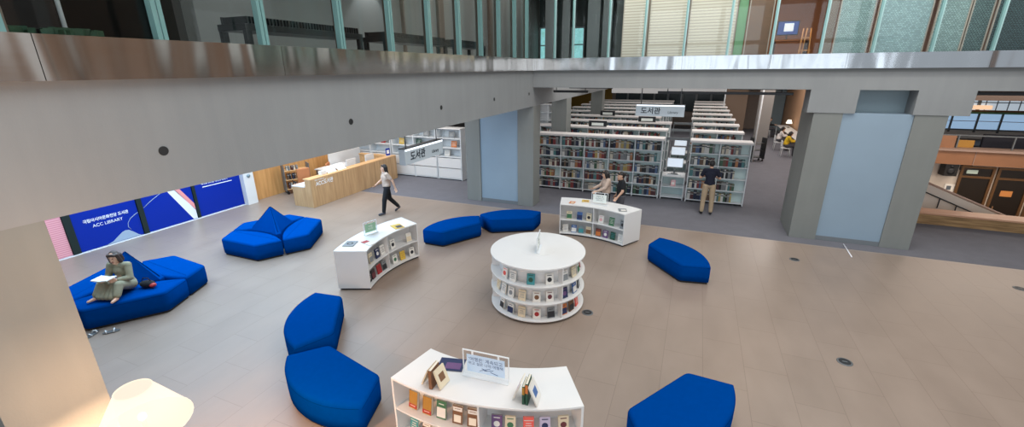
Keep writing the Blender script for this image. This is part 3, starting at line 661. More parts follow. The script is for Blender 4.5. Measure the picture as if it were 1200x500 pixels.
def flat_book(label, loc, rz, w, h, t, cover, art, cat='magazine'):
    b = MB(); b.box((0, 0, t/2), (w-.006, h-.006, t-.004), 1); b.box((0, 0, t-.0015), (w, h, .003), 0); b.box((0, 0, .0015), (w, h, .003), 0)
    k, col = art
    if k == 'ring':
        n = 20; b.rings([[(r*cos(2*pi*i/n), r*sin(2*pi*i/n), t+.0008) for i in range(n)] for r in (w*.3, w*.16)], 2, False, False)
    elif k == 'patch': b.box((w*.1, -h*.12, t+.0006), (w*.6, h*.5, .0012), 2)
    elif k == 'band': b.box((0, h*.25, t+.0006), (w, h*.4, .0012), 2)
    o = b.build('magazine' if cat == 'magazine' else 'book', [BM(cover), MATS['page'], BM(col)]); o.location = loc; o.rotation_euler = (0, 0, rz); return tag(o, label, cat)
flat_book('grey magazine with dark ring lying on the left case', (-6.62, 6.72, .917), R(20), .24, .30, .012, 'grey', ('ring', 'black'))
flat_book('white and red booklet lying on the left case', (-6.30, 6.90, .917), R(75), .15, .32, .01, 'white', ('band', 'red'))
flat_book('olive yellow magazine lying at far end of the left case', (-6.33, 8.0, .917), R(60), .24, .32, .012, 'yellow', ('patch', 'black'))
flat_book('small orange booklet lying on the back case', (-2.92, 11.42, .917), R(0), .15, .2, .01, 'orange', ('patch', 'cream'))
flat_book('yellow booklet behind the white sign on the back case', (-2.60, 11.66, .917), R(10), .2, .2, .02, 'yellow', ('patch', 'gold'))
flat_book('grey booklet lying at the right end of the back case', (-1.5, 11.22, .917), R(15), .21, .24, .01, 'grey', ('patch', 'white'))
flat_book('violet and navy picture magazine lying on the front case', (-2.52, 3.99, .917), R(14), .33, .24, .01, 'navy', ('patch', 'purple'))
def tent_book(label, loc, rz, h, w, cover, spread=24):
    """book stood open like a tent on its page edges ... spine up"""
    t = thing('open_book', label, 'book', loc, rz)
    for s in (-1, 1):
        b = MB(); Mx = Matrix.Rotation(R(s*spread), 4, 'Y'); T = Matrix.Translation((0, 0, w*cos(R(spread))+.004)) @ Mx
        b.add(*boxvf((-.0015+s*.008, 0, -w/2), (.003, h, w)), 0, False, T); b.build('cover', BM(cover), t)
        b = MB(); b.add(*boxvf((s*.002, 0, -w/2+.001), (.010, h-.01, w-.012)), 0, False, T); b.build('pages', 'page', t)
    return t
def boxvf(c, d):
    x, y, z = (k/2 for k in d); P = [(-x,-y,-z),(x,-y,-z),(x,y,-z),(-x,y,-z),(-x,-y,z),(x,-y,z),(x,y,z),(-x,y,z)]
    return [(c[0]+a, c[1]+b_, c[2]+e) for a, b_, e in P], [(0,3,2,1),(4,5,6,7),(0,1,5,4),(1,2,6,5),(2,3,7,6),(3,0,4,7)]
def stand_book(name, label, loc, rz, w, h, t, cover, lean=0, art=None, band=None):
    """closed book upright, spine along -y; lean tips it sideways"""
    b = MB(); b.box((0, .003, h/2), (t-.006, w-.006, h-.008), 1)
    for s in (-1, 1): b.box((s*(t/2-.0015), 0, h/2), (.003, w, h), 0)
    b.box((0, -w/2+.0015, h/2), (t, .003, h), 0)
    if art: b.box((t/2+.0008, 0, h*.5), (.0016, w*.5, h*.4), 2); b.box((-t/2-.0008, 0, h*.5), (.0016, w*.5, h*.4), 2)
    if band: b.box((0, -w/2-.0006, h*.75), (t, .0012, h*.4), 2)
    o = b.build(name, [BM(cover), MATS['page'], BM(art or band or cover)]); o.location = loc; o.rotation_euler = (0, R(lean), rz); return tag(o, label, 'book')
gt = 'books propped on top of the front case'
stand_book('propped_book', 'cream book leaning from the left against the brown one on front case', (-2.66, 3.63, .93), R(0), .2, .25, .018, 'cream', 24)['group'] = gt
stand_book('propped_book', 'thick brown book upright between two leaning books on front case', (-2.525, 3.60, .918), R(2), .19, .26, .04, 'brown', 0)['group'] = gt
stand_book('propped_book', 'white book with small picture leaning on the right of the brown one', (-2.395, 3.62, .93), R(-4), .19, .24, .016, 'cream', -21, art='brown')['group'] = gt
stand_book('propped_book', 'white picture book leaning from the left on green books, front case', (-1.565, 3.80, .93), R(6), .2, .25, .014, 'white', 22, art='lavender')['group'] = gt
stand_book('propped_book', 'dark green spine book, lower of the upright pair on front case', (-1.43, 3.775, .918), R(6), .18, .24, .03, 'dark green', 0, band='gold')['group'] = gt
stand_book('propped_book', 'dark green and tan book, taller of the upright pair on front case', (-1.392, 3.778, .918), R(6), .18, .285, .03, 'dark green', 0, band='orange')['group'] = gt
stand_book('propped_book', 'white picture book leaning from the right on green books, front case', (-1.275, 3.795, .93), R(6), .2, .25, .014, 'white', -22, art='blue')['group'] = gt

# ------------------------------------------------------------------ library bookshelves
ZS = [.10, .51, .92, 1.33, 1.74]       # boards
HS = 2.16
def shelf_row(label, x0, x1, y0, nb, dep=.52, group='white library bookshelves in rows'):
    t = thing('bookshelf', label, 'bookshelf', ((x0+x1)/2, y0+dep/2, 0), 0, group); L = x1-x0; w = L/nb
    b = MB(); b.box((0, 0, HS-.035), (L+.1, dep+.06, .07)); b.build('canopy', 'canopy_white', t, .004)
    b = MB(); b.box((0, 0, HS/2), (L-.04, .02, HS-.18)); b.build('back_panel', 'back_teal', t)
    for i in range(nb+1):
        b = MB(); x = -L/2+i*w
        for s in (-1, 1): b.box((x, s*(.012+dep/4), HS/2-.03), (.028, dep/2-.025, HS-.09))
        b.build('upright', 'white_metal', t)
    for z in ZS:
        b = MB()
        for s in (-1, 1):
            for i in range(nb): b.box((-L/2+(i+.5)*w, s*(.012+dep/4), z-.012), (w-.034, dep/2-.026, .024))
        b.build('shelf_board', 'white_metal', t)
    for x in (-L/2+.2, L/2-.2):
        b = MB(); b.box((x, 0, .022), (.1, dep-.1, .044)); b.build('foot', 'dark_metal', t)
    return t
def tall_shelf(label, x0, x1, y0, H=2.95):
    t = thing('bookshelf', label, 'bookshelf', ((x0+x1)/2, y0, 0)); L = x1-x0; D = .35
    b = MB(); b.box((0, D/2, H-.02), (L+.04, D+.04, .04)); b.build('top', 'white_laminate', t)
    b = MB(); b.box((0, D-.01, H/2), (L, .02, H-.06)); b.build('back_panel', 'white_laminate', t)
    for i in range(3):
        b = MB(); b.box((-L/2+i*L/2, D/2-.01, H/2-.02), (.035, D-.022, H-.04)); b.build('upright', 'white_metal', t)
    for z in (.06, .42, .78, 1.14, 1.5, 1.86, 2.22, 2.58):
        b = MB()
        for i in range(2): b.box((-L/4+i*L/2, D/2-.01, z), (L/2-.04, D-.022, .03))
        b.build('shelf_board', 'white_metal', t)
tall_shelf('tallest white bookshelf, rising behind the corner column edge', -6.85, -5.7, 19.45)
YS = [15.88, 18.35, 20.7, 22.95, 25.35, 27.8, 30.2, 32.6, 34.9]
shelf_row('long white bookshelf of five bays in front, beside the corner column', -5.5, -.94, YS[0], 5)
shelf_row('short white bookshelf of two bays where the man in black stands', -.0, 1.8, YS[0], 2)
RN = ['second', 'third', 'fourth', 'fifth', 'sixth', 'seventh', 'eighth', 'ninth']
for k, y in enumerate(YS[1:]):
    shelf_row('long white bookshelf, %s row back on the column side' % RN[k], -7.3, -1.6 if k > 1 else -.98, y, 6)
    shelf_row('short white bookshelf, %s row back on the walkway side' % RN[k], -.1 if k > 1 else 0., 1.72, y, 2)
# individual books of the two front shelves
bookmesh = {}
SHC = ['red', 'navy', 'white', 'brown', 'green', 'grey', 'black', 'yellow', 'blue', 'teal', 'cream', 'maroon', 'orange']
SHW = [9, 9, 13, 6, 6, 10, 8, 4, 7, 3, 9, 6, 5]
def lib_book(cn):
    if cn not in bookmesh:
        b = MB(); b.box((0, .01, .5), (.84, .97, .97), 1)
        for s in (-1, 1): b.box((s*.46, 0, .5), (.08, 1, 1), 0)
        b.box((0, -.485, .5), (1, .03, 1), 0); b.box((0, -.5025, .78), (1, .005, .12), 2)
        o = b.build('library_book', [MATS['spine_'+cn], MATS['page_shaded'], MATS['title_dim'] if cn not in ('white', 'cream') else MATS['cloth_grey']]); bookmesh[cn] = o; return o
    o = bookmesh[cn].copy(); COL.objects.link(o); return o
BAYN = ['first', 'second', 'third', 'fourth', 'fifth']; SHN = ['bottom', 'second', 'third', 'fourth', 'top']
def fill(x0, w, y0, bay, lev, n, run, shelf_name, gname):
    x = x0+.03+random.uniform(0, .02); tot = (w-.08)*run; k = 0
    ws = [random.uniform(.7, 1.35) for _ in range(n)]; sc = tot/sum(ws)
    for i in range(n):
        cn = random.choices(SHC, SHW)[0]; o = lib_book(cn); bw = ws[i]*sc*.97; hh = random.uniform(.22, .31)
        o.scale = (bw, random.uniform(.15, .19), hh); o.location = (x+ws[i]*sc/2, y0+.03+.10, ZS[lev]+.002)
        tag(o, '%s book, %s from left, %s shelf of %s bay, %s' % (cn, ORD[i], SHN[lev], bay, shelf_name), 'book', gname)
        x += ws[i]*sc
for bay in range(5):
    for lev in range(5):
        run = random.choice([.72, .85, .92, .96])
        fill(-5.5+bay*.912, .912, YS[0], BAYN[bay], lev, 9 if bay else 8, run, 'long front bookshelf', 'books on the long front bookshelf')
for bay in range(2):
    for lev in range(5):
        run = [.62, .66, .6, .55, .7][lev] if bay else [.95, .9, .9, .9, .85][lev]
        if bay and lev == 3: run = .92
        fill(0+bay*.9, .9, YS[0], ('left', 'right')[bay], lev, 8, run, 'short front bookshelf', 'books on the short front bookshelf')
# the rest of the stock, further back
b = MB(); order = SHC
for k, y in enumerate(YS[1:]):
    for X0, X1, nb in ((-7.3, -1.6 if k > 1 else -.98, 6), (-.1 if k > 1 else 0., 1.72, 2)):
        w = (X1-X0)/nb
        for i in range(nb):
            for lev in ((2, 3, 4) if k < 3 else (3, 4)):
                x = X0+i*w+.03
                while x < X0+(i+random.uniform(.75, .96))*w-.06:
                    bw = random.uniform(.03, .07); hh = random.uniform(.2, .3); c = random.choices(range(len(SHC)), SHW)[0]
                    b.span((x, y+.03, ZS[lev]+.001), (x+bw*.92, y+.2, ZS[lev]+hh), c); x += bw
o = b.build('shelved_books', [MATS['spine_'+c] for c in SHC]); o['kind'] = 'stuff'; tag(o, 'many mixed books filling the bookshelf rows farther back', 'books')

# catalogue stations in the gaps between the two shelf blocks
def station(y, label, mlabel, klabel):
    t = thing('catalogue_counter', label, 'counter', (-.475, y, 0), 0, 'white catalogue counters between the bookshelves')
    b = MB(); b.box((0, .27, .86), (.76, .56, .05)); b.build('counter_top', 'white_laminate', t, .005)
    for s in (-1, 1):
        b = MB(); b.box((s*.37, .27, .42), (.02, .5, .83)); b.build('side_panel', 'white_metal', t)
        b = MB(); b.box((s*.37, .5, 1.53), (.035, .05, 1.24)); b.build('post', 'grey_metal', t)
    b = MB(); b.box((0, .52, .42), (.72, .02, .83)); b.build('back_panel', 'back_teal', t)
    for z in (.08, .46):
        b = MB(); b.box((0, .27, z), (.715, .47, .022)); b.build('shelf_board', 'white_metal', t)
    b = MB(); b.box((0, .5, 2.1), (.70, .05, .09)); b.build('crossbar', 'grey_metal', t)
    m = thing('monitor', mlabel, 'monitor', (-.47, y+.32, .887), 0, 'monitors of the catalogue counters')
    b = MB(); b.box((0, 0, .008), (.22, .16, .014)); b.box((0, .03, .14), (.05, .02, .27)); b.build('stand', 'grey_metal', m)
    b = MB(); b.box((0, 0, .40), (.53, .035, .33)); b.build('housing', 'white_metal', m, .005)
    b = MB(); b.box((0, -.019, .40), (.50, .004, .29)); b.build('display', 'screen_white', m)
    kb = MB(); kb.box((0, 0, .009), (.38, .13, .016)); kb.box((.25, 0, .012), (.06, .1, .02))
    for i in range(4): kb.box((0, -.045+i*.03, .019), (.35, .02, .005), 1)
    o = kb.build('keyboard', ['white_metal', 'grey_metal']); o.location = (-.5, y+.13, .887); tag(o, klabel, 'keyboard', 'keyboards of the catalogue counters')
station(YS[0]+.05, 'white catalogue counter in the gap of the front bookshelf row', 'white monitor on the front catalogue counter', 'white keyboard and mouse on the front catalogue counter')
station(YS[1], 'white catalogue counter in the gap of the second shelf row', 'white monitor on the second catalogue counter', 'white keyboard and mouse on the second catalogue counter')
station(YS[2], 'white catalogue counter in the gap of the third shelf row', 'white monitor on the third catalogue counter', 'white keyboard and mouse on the third catalogue counter')
put = display_book(.16, .22, .02, 'pink', ('spot', 'white')); o = put[0].build('display_book', put[1]); o.location = (-.46, YS[0]+.22, .473); o.rotation_euler = (R(-8), 0, 0); tag(o, 'pale pink book on the open shelf under the front monitor', 'book')
# dark display lecterns on top edges of the rows behind
for k, (x, y, lb) in enumerate(((-3.75, YS[1], 'dark shelf sign frame on the second bookshelf row'), (-2.0, YS[2], 'dark shelf sign frame on the third bookshelf row'), (-4.2, YS[3], 'dark shelf sign frame on the fourth bookshelf row'))):
    t = thing('shelf_sign', lb, 'sign', (x, y+.1, HS+.002), 0, 'dark sign frames on the bookshelves')
    b = MB(); b.box((0, 0, .12), (.75, .05, .24)); b.build('frame', 'dark_metal', t, .006)
    b = MB(); b.box((0, -.028, .1), (.5, .004, .12)); b.build('card', 'sheet_white', t)

# hanging signs with lit upper edge
def hanging_sign(label, loc, rz, w, h, drop, dep=.14):
    t = thing('hanging_sign', label, 'sign', loc, rz)
    b = MB(); b.box((0, 0, 0), (w, dep, h)); b.build('sign_box', 'sign_face', t, .004)
    b = MB(); b.box((0, 0, h/2+.008), (w, dep, .014)); b.build('top_cover', 'dark_metal', t)
    b = MB(); b.box((0, -dep/2-.003, h/2-.022), (w*.98, .005, .035)); b.build('light_strip', 'sign_light', t)
    for s in (-1, 1):
        b = MB(); b.lathe([(.012, h/2+.016), (.012, h/2+drop)], 8, c=(s*w*.4, 0, 0)); b.build('rod', 'grey_metal', t)
    text('도서관', h*.62, (-w*.19, -dep/2-.003, -h*.06), '-y', 'sign_ink', t, bold=.004)
    text('Library', h*.3, (w*.27, -dep/2-.003, -h*.14), '-y', 'sign_ink', t)
hanging_sign('lit hanging sign reading 도서관 Library over the bookshelf rows', (-.98, 13.72, 3.30), 0, 1.36, .33, .485)
hanging_sign('lit hanging sign reading 도서관 Library beside the reception desk', (-5.02, 7.36, 2.93), R(90), 1.36, .30, .275)

# white shelving on the left behind the desk
def drawer_shelf(label, x0, x1, y, nb):
    t = thing('drawer_shelf', label, 'shelf', ((x0+x1)/2, y, 0), 0, 'white shelves with drawers behind the desk'); L = x1-x0; w = L/nb; D = .5
    b = MB(); b.box((0, D/2, 2.17), (L+.04, D+.04, .04)); b.build('top', 'white_laminate', t, .004)
    b = MB(); b.box((0, D-.01, 1.1), (L, .02, 2.1)); b.build('back_panel', 'white_metal', t)
    for i in range(nb+1):
        b = MB(); b.box((-L/2+i*w, D/2-.01, 1.08), (.03, D-.03, 2.14)); b.build('upright', 'white_metal', t)
    for z in (.06, .98, 1.36, 1.76):
        b = MB()
        for i in range(nb): b.box((-L/2+(i+.5)*w, D/2-.01, z), (w-.034, D-.03, .026))
        b.build('shelf_board', 'white_metal', t)
    for i in range(nb):
        for z in (.29, .73):
            b = MB(); b.box((-L/2+(i+.5)*w, .012, z), (w-.05, .02, .41)); dr = b.build('drawer_front', 'white_laminate', t, .004)
            h = MB(); h.box((-L/2+(i+.5)*w, -.004, z+.17), (.2, .012, .015)); h.build('handle', 'white_metal', dr)
    return t
drawer_shelf('white shelf with closed drawers next to the corner column', -9.95, -8.82, 15.7, 1)
drawer_shelf('white shelf with closed drawers behind the hanging sign', -12.3, -10.02, 15.7, 2)
drawer_shelf('white shelf with drawers half hidden by the desk end', -14.7, -12.4, 15.7, 2)
gs = 'books on the white drawer shelves'
for x, z, cv, lb in ((-9.35, 1.775, 'grey', 'grey book on top opening of the shelf next to the column'), (-9.25, 1.375, 'orange', 'orange book on the shelf next to the column'), (-9.6, .995, 'white', 'white book on low opening of the shelf next to the column'), (-10.6, 1.775, 'grey', 'grey book on upper shelf behind the hanging sign'), (-11.55, 1.775, 'navy', 'navy book on upper shelf behind the hanging sign'), (-11.0, 1.375, 'dark green', 'dark green book on shelf behind the hanging sign'), (-11.9, 1.375, 'yellow', 'lime yellow book on shelf behind the desk'), (-12.9, 1.375, 'red', 'red book on shelf behind the desk end'), (-13.15, 1.775, 'white', 'white book on shelf behind the desk end')):
    p = display_book(.26, .26, .03, cv, ('lines', 'white' if cv != 'white' else 'grey')); o = p[0].build('display_book', p[1]); o.location = (x, 15.9, z+.008); o.rotation_euler = (R(-10), 0, 0); tag(o, lb, 'book', gs)

# ------------------------------------------------------------------ reception desk
t = thing('reception_desk', 'long oak reception desk with raised counter and lower end', 'desk', (-12.2, 12.9, 0))
def D(x, y, z): return (x+12.2, y-12.9, z)
b = MB(); b.span(D(-12.05, 10.55, 0), D(-11.78, 15.25, .97)); b.build('front_panel', 'oak_front', t, .004)
b = MB(); b.span(D(-12.12, 10.55, .97), D(-11.78, 15.25, 1.0)); b.build('counter_top', 'oak_top', t, .003)
b = MB(); b.span(D(-12.66, 10.55, 0), D(-12.05, 10.62, .69)); b.build('end_panel', 'oak_front', t, .003)
b = MB(); b.span(D(-12.70, 10.55, .69), D(-12.12, 15.25, .72)); b.build('work_top', 'white_laminate', t, .003)
b = MB(); b.span(D(-13.6, 15.05, 0), D(-12.7, 15.25, .97)); b.span(D(-13.6, 15.0, .97), D(-12.12, 15.25, 1.0)); b.span(D(-12.7, 15.05, .72), D(-12.12, 15.25, .97)); b.build('far_return', 'oak_top', t, .003)
for y in (12.1, 13.6):
    b = MB(); b.span(D(-12.66, y, 0), D(-12.08, y+.04, .69)); b.build('support_panel', 'oak_front', t)
text('ACC도서관', .19, D(-11.776, 11.17, .79), '+x', 'white_ink', t, bold=.004, sx=.86)
text('국립아시아문화전당', .05, D(-11.776, 10.95, .925), '+x', 'white_ink', t)
def paper(label, loc, rz, tilt):
    b = MB(); b.box((0, 0, 0), (.3, .42, .004)); b.box((0, .08, .0026), (.2, .02, .001), 1); b.box((0, 0, .0026), (.22, .015, .001), 1); b.box((0, -.08, .0026), (.22, .015, .001), 1)
    o = b.build('notice_sheet', ['paper', 'ink_grey']); o.location = loc; o.rotation_euler = (0, R(tilt), rz); return tag(o, label, 'notice', 'white notice sheets on the desk')
paper('white notice sheet tilted on the desk counter, nearer its low end', (-12.06, 11.75, 1.10), 0, 40); paper('white notice sheet tilted on the desk counter, second from its low end', (-12.06, 12.25, 1.10), 0, 40)
b = MB(); b.box((0, 0, .06), (.14, .26, .12)); b.box((0, 0, .122), (.05, .12, .006), 1); o = b.build('tissue_box', ['white_laminate', 'paper'], None, .008); o.location = (-12.02, 11.36, 1.002); tag(o, 'white tissue box on the desk counter near its low end', 'box')
t = thing('counter_sign', 'small blue card in stand at far end of the desk counter', 'sign', (-12.0, 15.02, 1.002), R(70))
b = MB(); b.box((0, 0, .008), (.22, .1, .014)); b.build('stand', 'white_metal', t)
b = MB(); b.box((0, 0, .17), (.2, .012, .3)); b.build('card', 'banner_blue', t); b = MB(); b.box((0, -.008, .17), (.12, .003, .16)); b.build('print', 'paper', t)
def monitor_back(label, loc, rz):
    m = thing('monitor', label, 'monitor', loc, rz)
    b = MB(); b.box((0, 0, .008), (.22, .18, .014)); b.box((0, .02, .1), (.05, .02, .2)); b.build('stand', 'grey_metal', m)
    b = MB(); b.box((0, 0, .3), (.52, .04, .32)); b.build('housing', 'white_laminate', m, .006)
    b = MB(); b.box((0, -.021, .3), (.49, .004, .29)); b.build('display', 'black_gloss', m)
monitor_back('white monitor on the desk work top, middle of the desk', (-12.4, 13.2, .722), R(-90)); monitor_back('white monitor on the desk work top, near its far end', (-12.4, 14.3, .722), R(-90))
t = thing('low_partition', 'white low partition panel standing behind the reception desk', 'partition', (-14.0, 14.6, 0))
b = MB(); b.box((0, 0, .62), (.05, 1.9, 1.1)); b.build('panel', 'white_laminate', t, .006)
for s in (-1, 1):
    b = MB(); b.box((0, s*.8, .035), (.4, .06, .06)); b.build('foot', 'grey_metal', t)
t = thing('side_table', 'white work table behind the reception desk', 'table', (-13.55, 13.5, 0))
b = MB(); b.box((0, 0, .73), (.7, 1.5, .04)); b.build('tabletop', 'white_laminate', t, .004)
for sx in (-1, 1):
    for sy in (-1, 1):
        b = MB(); b.box((sx*.3, sy*.68, .355), (.04, .04, .71)); b.build('leg', 'grey_metal', t)
def office_chair(label, loc, rz):
    t = thing('office_chair', label, 'chair', loc, rz, 'tan office chairs behind the desk')
    b = MB(); b.box((0, 0, .46), (.48, .48, .09)); b.build('seat', 'tan_leather', t, .03)
    b = MB(); b.box((0, .25, .82), (.46, .07, .62)); b.build('backrest', 'tan_leather', t, .03)
    b = MB(); b.lathe([(.03, .08), (.03, .42)], 12); b.build('pedestal', 'dark_metal', t)
    for k in range(5):
        a = 2*pi*k/5; b = MB(); b.tube([(0, 0, .09), (.28*cos(a), .28*sin(a), .06)], .018, 8); g = b.build('leg', 'dark_metal', t)
        b = MB(); b.ell((.28*cos(a), .28*sin(a), .03), (.03, .03, .03)); b.build('caster', 'black', g)
    for s in (-1, 1):
        b = MB(); b.tube([(s*.25, .1, .45), (s*.28, .08, .64), (s*.28, -.15, .66)], .018, 8); b.build('armrest', 'dark_metal', t)
office_chair('tan office chair behind the desk, nearer the book trolley', (-13.25, 11.5, 0), R(-110)); office_chair('tan office chair behind the desk, by the work table', (-13.1, 12.35, 0), R(-60))
def trolley(label, loc, rz, filled=True, col='grey_metal', g='book trolleys', L=.9, Wd=.42, H=1.1):
    t = thing('book_trolley', label, 'trolley', loc, rz, g)
    for s in (-1, 1):
        b = MB(); b.box((s*L/2, 0, H/2+.06), (.03, Wd, H-.1)); b.build('end_panel', col, t, .006)
    for z in (.2, .55, .9):
        b = MB(); b.box((0, 0, z), (L-.034, Wd-.02, .02)); b.build('shelf_board', 'oak_top' if filled else col, t)
    b = MB(); b.tube([(-L/2, -Wd*.4, H+.01), (-L/2, -Wd*.4, H+.05), (-L/2, Wd*.4, H+.05), (-L/2, Wd*.4, H+.01)], .012, 8); b.build('handle', 'dark_metal', t)
    for sx in (-1, 1):
        for sy in (-1, 1):
            b = MB(); M_ = Matrix.Translation((sx*(L/2-.05), sy*(Wd/2-.05), .05)) @ Matrix.Rotation(R(90), 4, 'X'); b.lathe([(.05, -.015), (.05, .015)], 14, M=M_, smooth=False)
            b.box((sx*(L/2-.05), sy*(Wd/2-.05), .1), (.02, .04, .08)); b.build('caster', 'black', t)
    return t
trolley('grey book trolley with wooden shelves behind the desk', (-14.02, 11.95, 0), R(62))
b = MB(); b.box((0, 0, .0), (.16, .006, .2)); 
gtr = 'books on the trolley behind the desk'
Mt = Matrix.Translation((-14.02, 11.95, 0)) @ Matrix.Rotation(R(62), 4, 'Z')
for lev, z in enumerate((.212, .562, .912)):
    x = -.36
    for k in range(5):
        cn = ['maroon', 'brown', 'cream', 'black', 'grey', 'navy'][(k*2+lev) % 6]; o = lib_book(cn); o.scale = (.05, .17, .22 if lev < 2 else .16); p = Mt @ V((x+.05, -.06, z)); o.location = p; o.rotation_euler = (0, 0, R(62)); x += .075+.03*(k % 2)
        tag(o, '%s book, %s on the %s shelf of the trolley behind the desk' % (cn, ORD[k], ('bottom', 'middle', 'top')[lev]), 'book', gtr)
trolley('dark grey book trolley parked in the walkway past the shelves', (3.05, 24.6, 0), R(25), False, 'dark_metal', 'book trolleys', .6, .4, 1.15)

# oak wall behind the desk and banner wall
b = MB(); b.span((-14.6, 10.42, 0), (-14.5, 15.6, 2.4)); b.span((-14.5, 10.42, 0), (-14.46, 10.47, 2.4), 1); struct('wall_oak', b, ['oak_wall', 'bronze_dark'])
b = MB(); b.span((-14.6, 9.98, 0), (-14.25, 10.36, 3.95)); b.lathe([(.06, 0), (.06, .03)], 20, 1, M=Matrix.Translation((-14.25, 10.17, 1.02)) @ Matrix.Rotation(R(90), 4, 'Y')); struct('pillar_white', b, ['white_laminate', 'niche_panel'])
b = MB(); b.span((-14.6, 2.0, 0), (-14.40, 9.98, .022)); struct('baseboard_left', b, 'banner_white')
def posts():
    k = 90
    for y0, y1 in ((3.3, 3.45), (5.17, 5.33), (6.80, 6.93), (8.34, 8.43)):
        b = MB(); b.span((-14.55, y0, .035), (-14.40, y1, 2.6)); struct('trim_%d' % k, b, 'dark_green_post'); k += 1
posts()
def banner(label, y0, y1, m, extra=None):
    t = thing('wall_banner', label, 'banner', (-14.46, (y0+y1)/2, .036))
    b = MB(); b.span((-.04, -(y1-y0)/2, 0), (.03, (y1-y0)/2, 2.55)); b.build('panel', m, t, .003)
    return t
def BP(y0, y1, y, z): return (.0325, y-(y0+y1)/2, z-.036)
def polyx(pts, name, m, t, th=.003):
    """flat shape on a panel, pts are (y, z)"""
    b = MB(); n = len(pts)
    vv = [(.0305, y, z) for y, z in pts]+[(.0305+th, y, z) for y, z in pts]
    b.add(vv, [tuple(range(n, 2*n))]+[(i, (i+1) % n, n+(i+1) % n, n+i) for i in range(n)], 0); return b.build(name, m, t)
banner('pink striped banner panel beside the near concrete column', 3.46, 5.16, 'pink_stripes')
t = banner('blue banner panel with white words ACC LIBRARY', 5.34, 6.79, 'banner_blue'); c = (5.34+6.79)/2
text('국립아시아문화전당 도서관', .105, (.034, 6.06-c, .755), '+x', 'white_ink', t, bold=.002, sx=.86)
text('ACC LIBRARY', .12, (.034, 6.06-c, .60), '+x', 'white_ink', t, sx=.92)
hill = [(5.90+.62*i/14, .0+.26*sin(pi*min(1, (i/14))**1.15)**1.4) for i in range(15)]
hill = [(5.90, .005), (6.05, .08), (6.2, .19), (6.3, .26), (6.38, .285), (6.46, .27), (6.56, .18), (6.66, .07), (6.72, .005)]
polyx([(y-c, z-.03) if z > .03 else (y-c, .004) for y, z in hill], 'hill_shape', 'banner_grey', t)
b = MB(); b.tube([(.034, y-c, z-.036) for y, z in ((6.52, .27), (6.47, .36), (6.49, .47), (6.57, .58), (6.70, .66), (6.785, .70))], .008, 6); b.build('line_art', 'banner_grey', t)
t = banner('blue banner panel crossed by white and pink diagonal stripes', 6.94, 8.33, 'banner_blue'); c = (6.94+8.33)/2
polyx([(y-c, z-.036) for y, z in ((7.46, 1.45), (7.66, 1.45), (8.325, .30), (8.325, .04), (8.20, .04))], 'white_stripe', 'banner_white', t)
polyx([(y-c, z-.036) for y, z in ((7.86, 1.06), (7.80, 1.16), (7.92, 1.22), (8.0, 1.08), (8.325, .52), (8.325, .32))], 'pink_stripe', 'banner_pink', t)
b = MB(); b.tube([(.034, y-c, z-.036) for y, z in ((6.95, .78), (7.2, .94), (7.5, 1.10), (7.8, 1.28))], .008, 6); b.build('line_art', 'banner_grey', t)
t = banner('blue banner panel with a small line of white text, beside white pillar', 8.44, 9.97, 'banner_blue'); c = (8.44+9.97)/2
text('책으로 만나는 아시아 이야기', .075, (.034, 9.1-c, 1.02), '+x', 'white_ink', t)
b = MB(); b.span((.03, 8.68-c, .915), (.034, 9.68-c, .94)); b.build('underline', 'white_ink', t)

# ------------------------------------------------------------------ small things on the floor
for x, y, lb in ((-1.50, 7.36, 'round metal floor outlet beside the round display case'), (2.65, 11.64, 'round metal floor outlet near the foot of the wide column'), (2.66, 7.42, 'round metal floor outlet alone in the open floor at lower right'), (6.76, 11.67, 'round metal floor outlet at the right edge by the carpet')):
    t = thing('floor_outlet', lb, 'floor outlet', (x, y, .0), 0, 'round floor outlets')
    b = MB(); b.lathe([(.11, .001), (.11, .006), (.085, .009)], 28); b.build('rim', 'grey_metal', t)
    b = MB(); b.lathe([(.084, .009), (.084, .0105)], 24, smooth=False); b.box((0, 0, .012), (.07, .02, .003), 1); b.build('lid', ['dark_metal', 'grey_metal'], t)
b = MB(); b.tube([(4.02, 13.2, .016), (3.97, 12.28, .016)], .014, 8); o = b.build('marker_rod', 'banner_white'); tag(o, 'thin white rod lying on the floor before the wide column', 'rod')

# floor lamp
t = thing('floor_lamp', 'glowing floor lamp with tapered white shade beside the near column', 'lamp', (-3.98, 1.49, 0))
b = MB(); b.lathe([(.17, 0), (.17, .02), (.03, .035), (.014, .05), (.014, 1.75), (.02, 1.76)], 28); b.build('stand', 'dark_metal', t)
b = MB(); n = 40
b.rings([[(r*cos(2*pi*i/n), r*sin(2*pi*i/n), z) for i in range(n)] for r, z in ((.335, 1.69), (.231, 1.87), (.127, 2.05))], 0, True, False)
def shade_mat():
    """open-weave cloth: part of the bulb's light goes straight through, the rest glows in the cloth"""
    m = bpy.data.materials.new('lamp_shade_cloth'); m.use_nodes = True; nt = m.node_tree; nt.nodes.clear(); L = nt.links
    o = nt.nodes.new('ShaderNodeOutputMaterial'); t_ = nt.nodes.new('ShaderNodeBsdfTransparent'); tr = nt.nodes.new('ShaderNodeBsdfTranslucent'); mx = nt.nodes.new('ShaderNodeMixShader')
    em = nt.nodes.new('ShaderNodeEmission'); em.inputs[0].default_value = (1, .86, .68, 1); em.inputs[1].default_value = 1.18; ad = nt.nodes.new('ShaderNodeAddShader')
    tr.inputs[0].default_value = (.004, .004, .004, 1); t_.inputs[0].default_value = (1, 1, 1, 1); mx.inputs[0].default_value = .82
    L.new(t_.outputs[0], mx.inputs[1]); L.new(tr.outputs[0], ad.inputs[0]); L.new(em.outputs[0], ad.inputs[1]); L.new(ad.outputs[0], mx.inputs[2]); L.new(mx.outputs[0], o.inputs[0]); MATS['shade'] = m
shade_mat(); b.build('lamp_shade', 'shade', t)
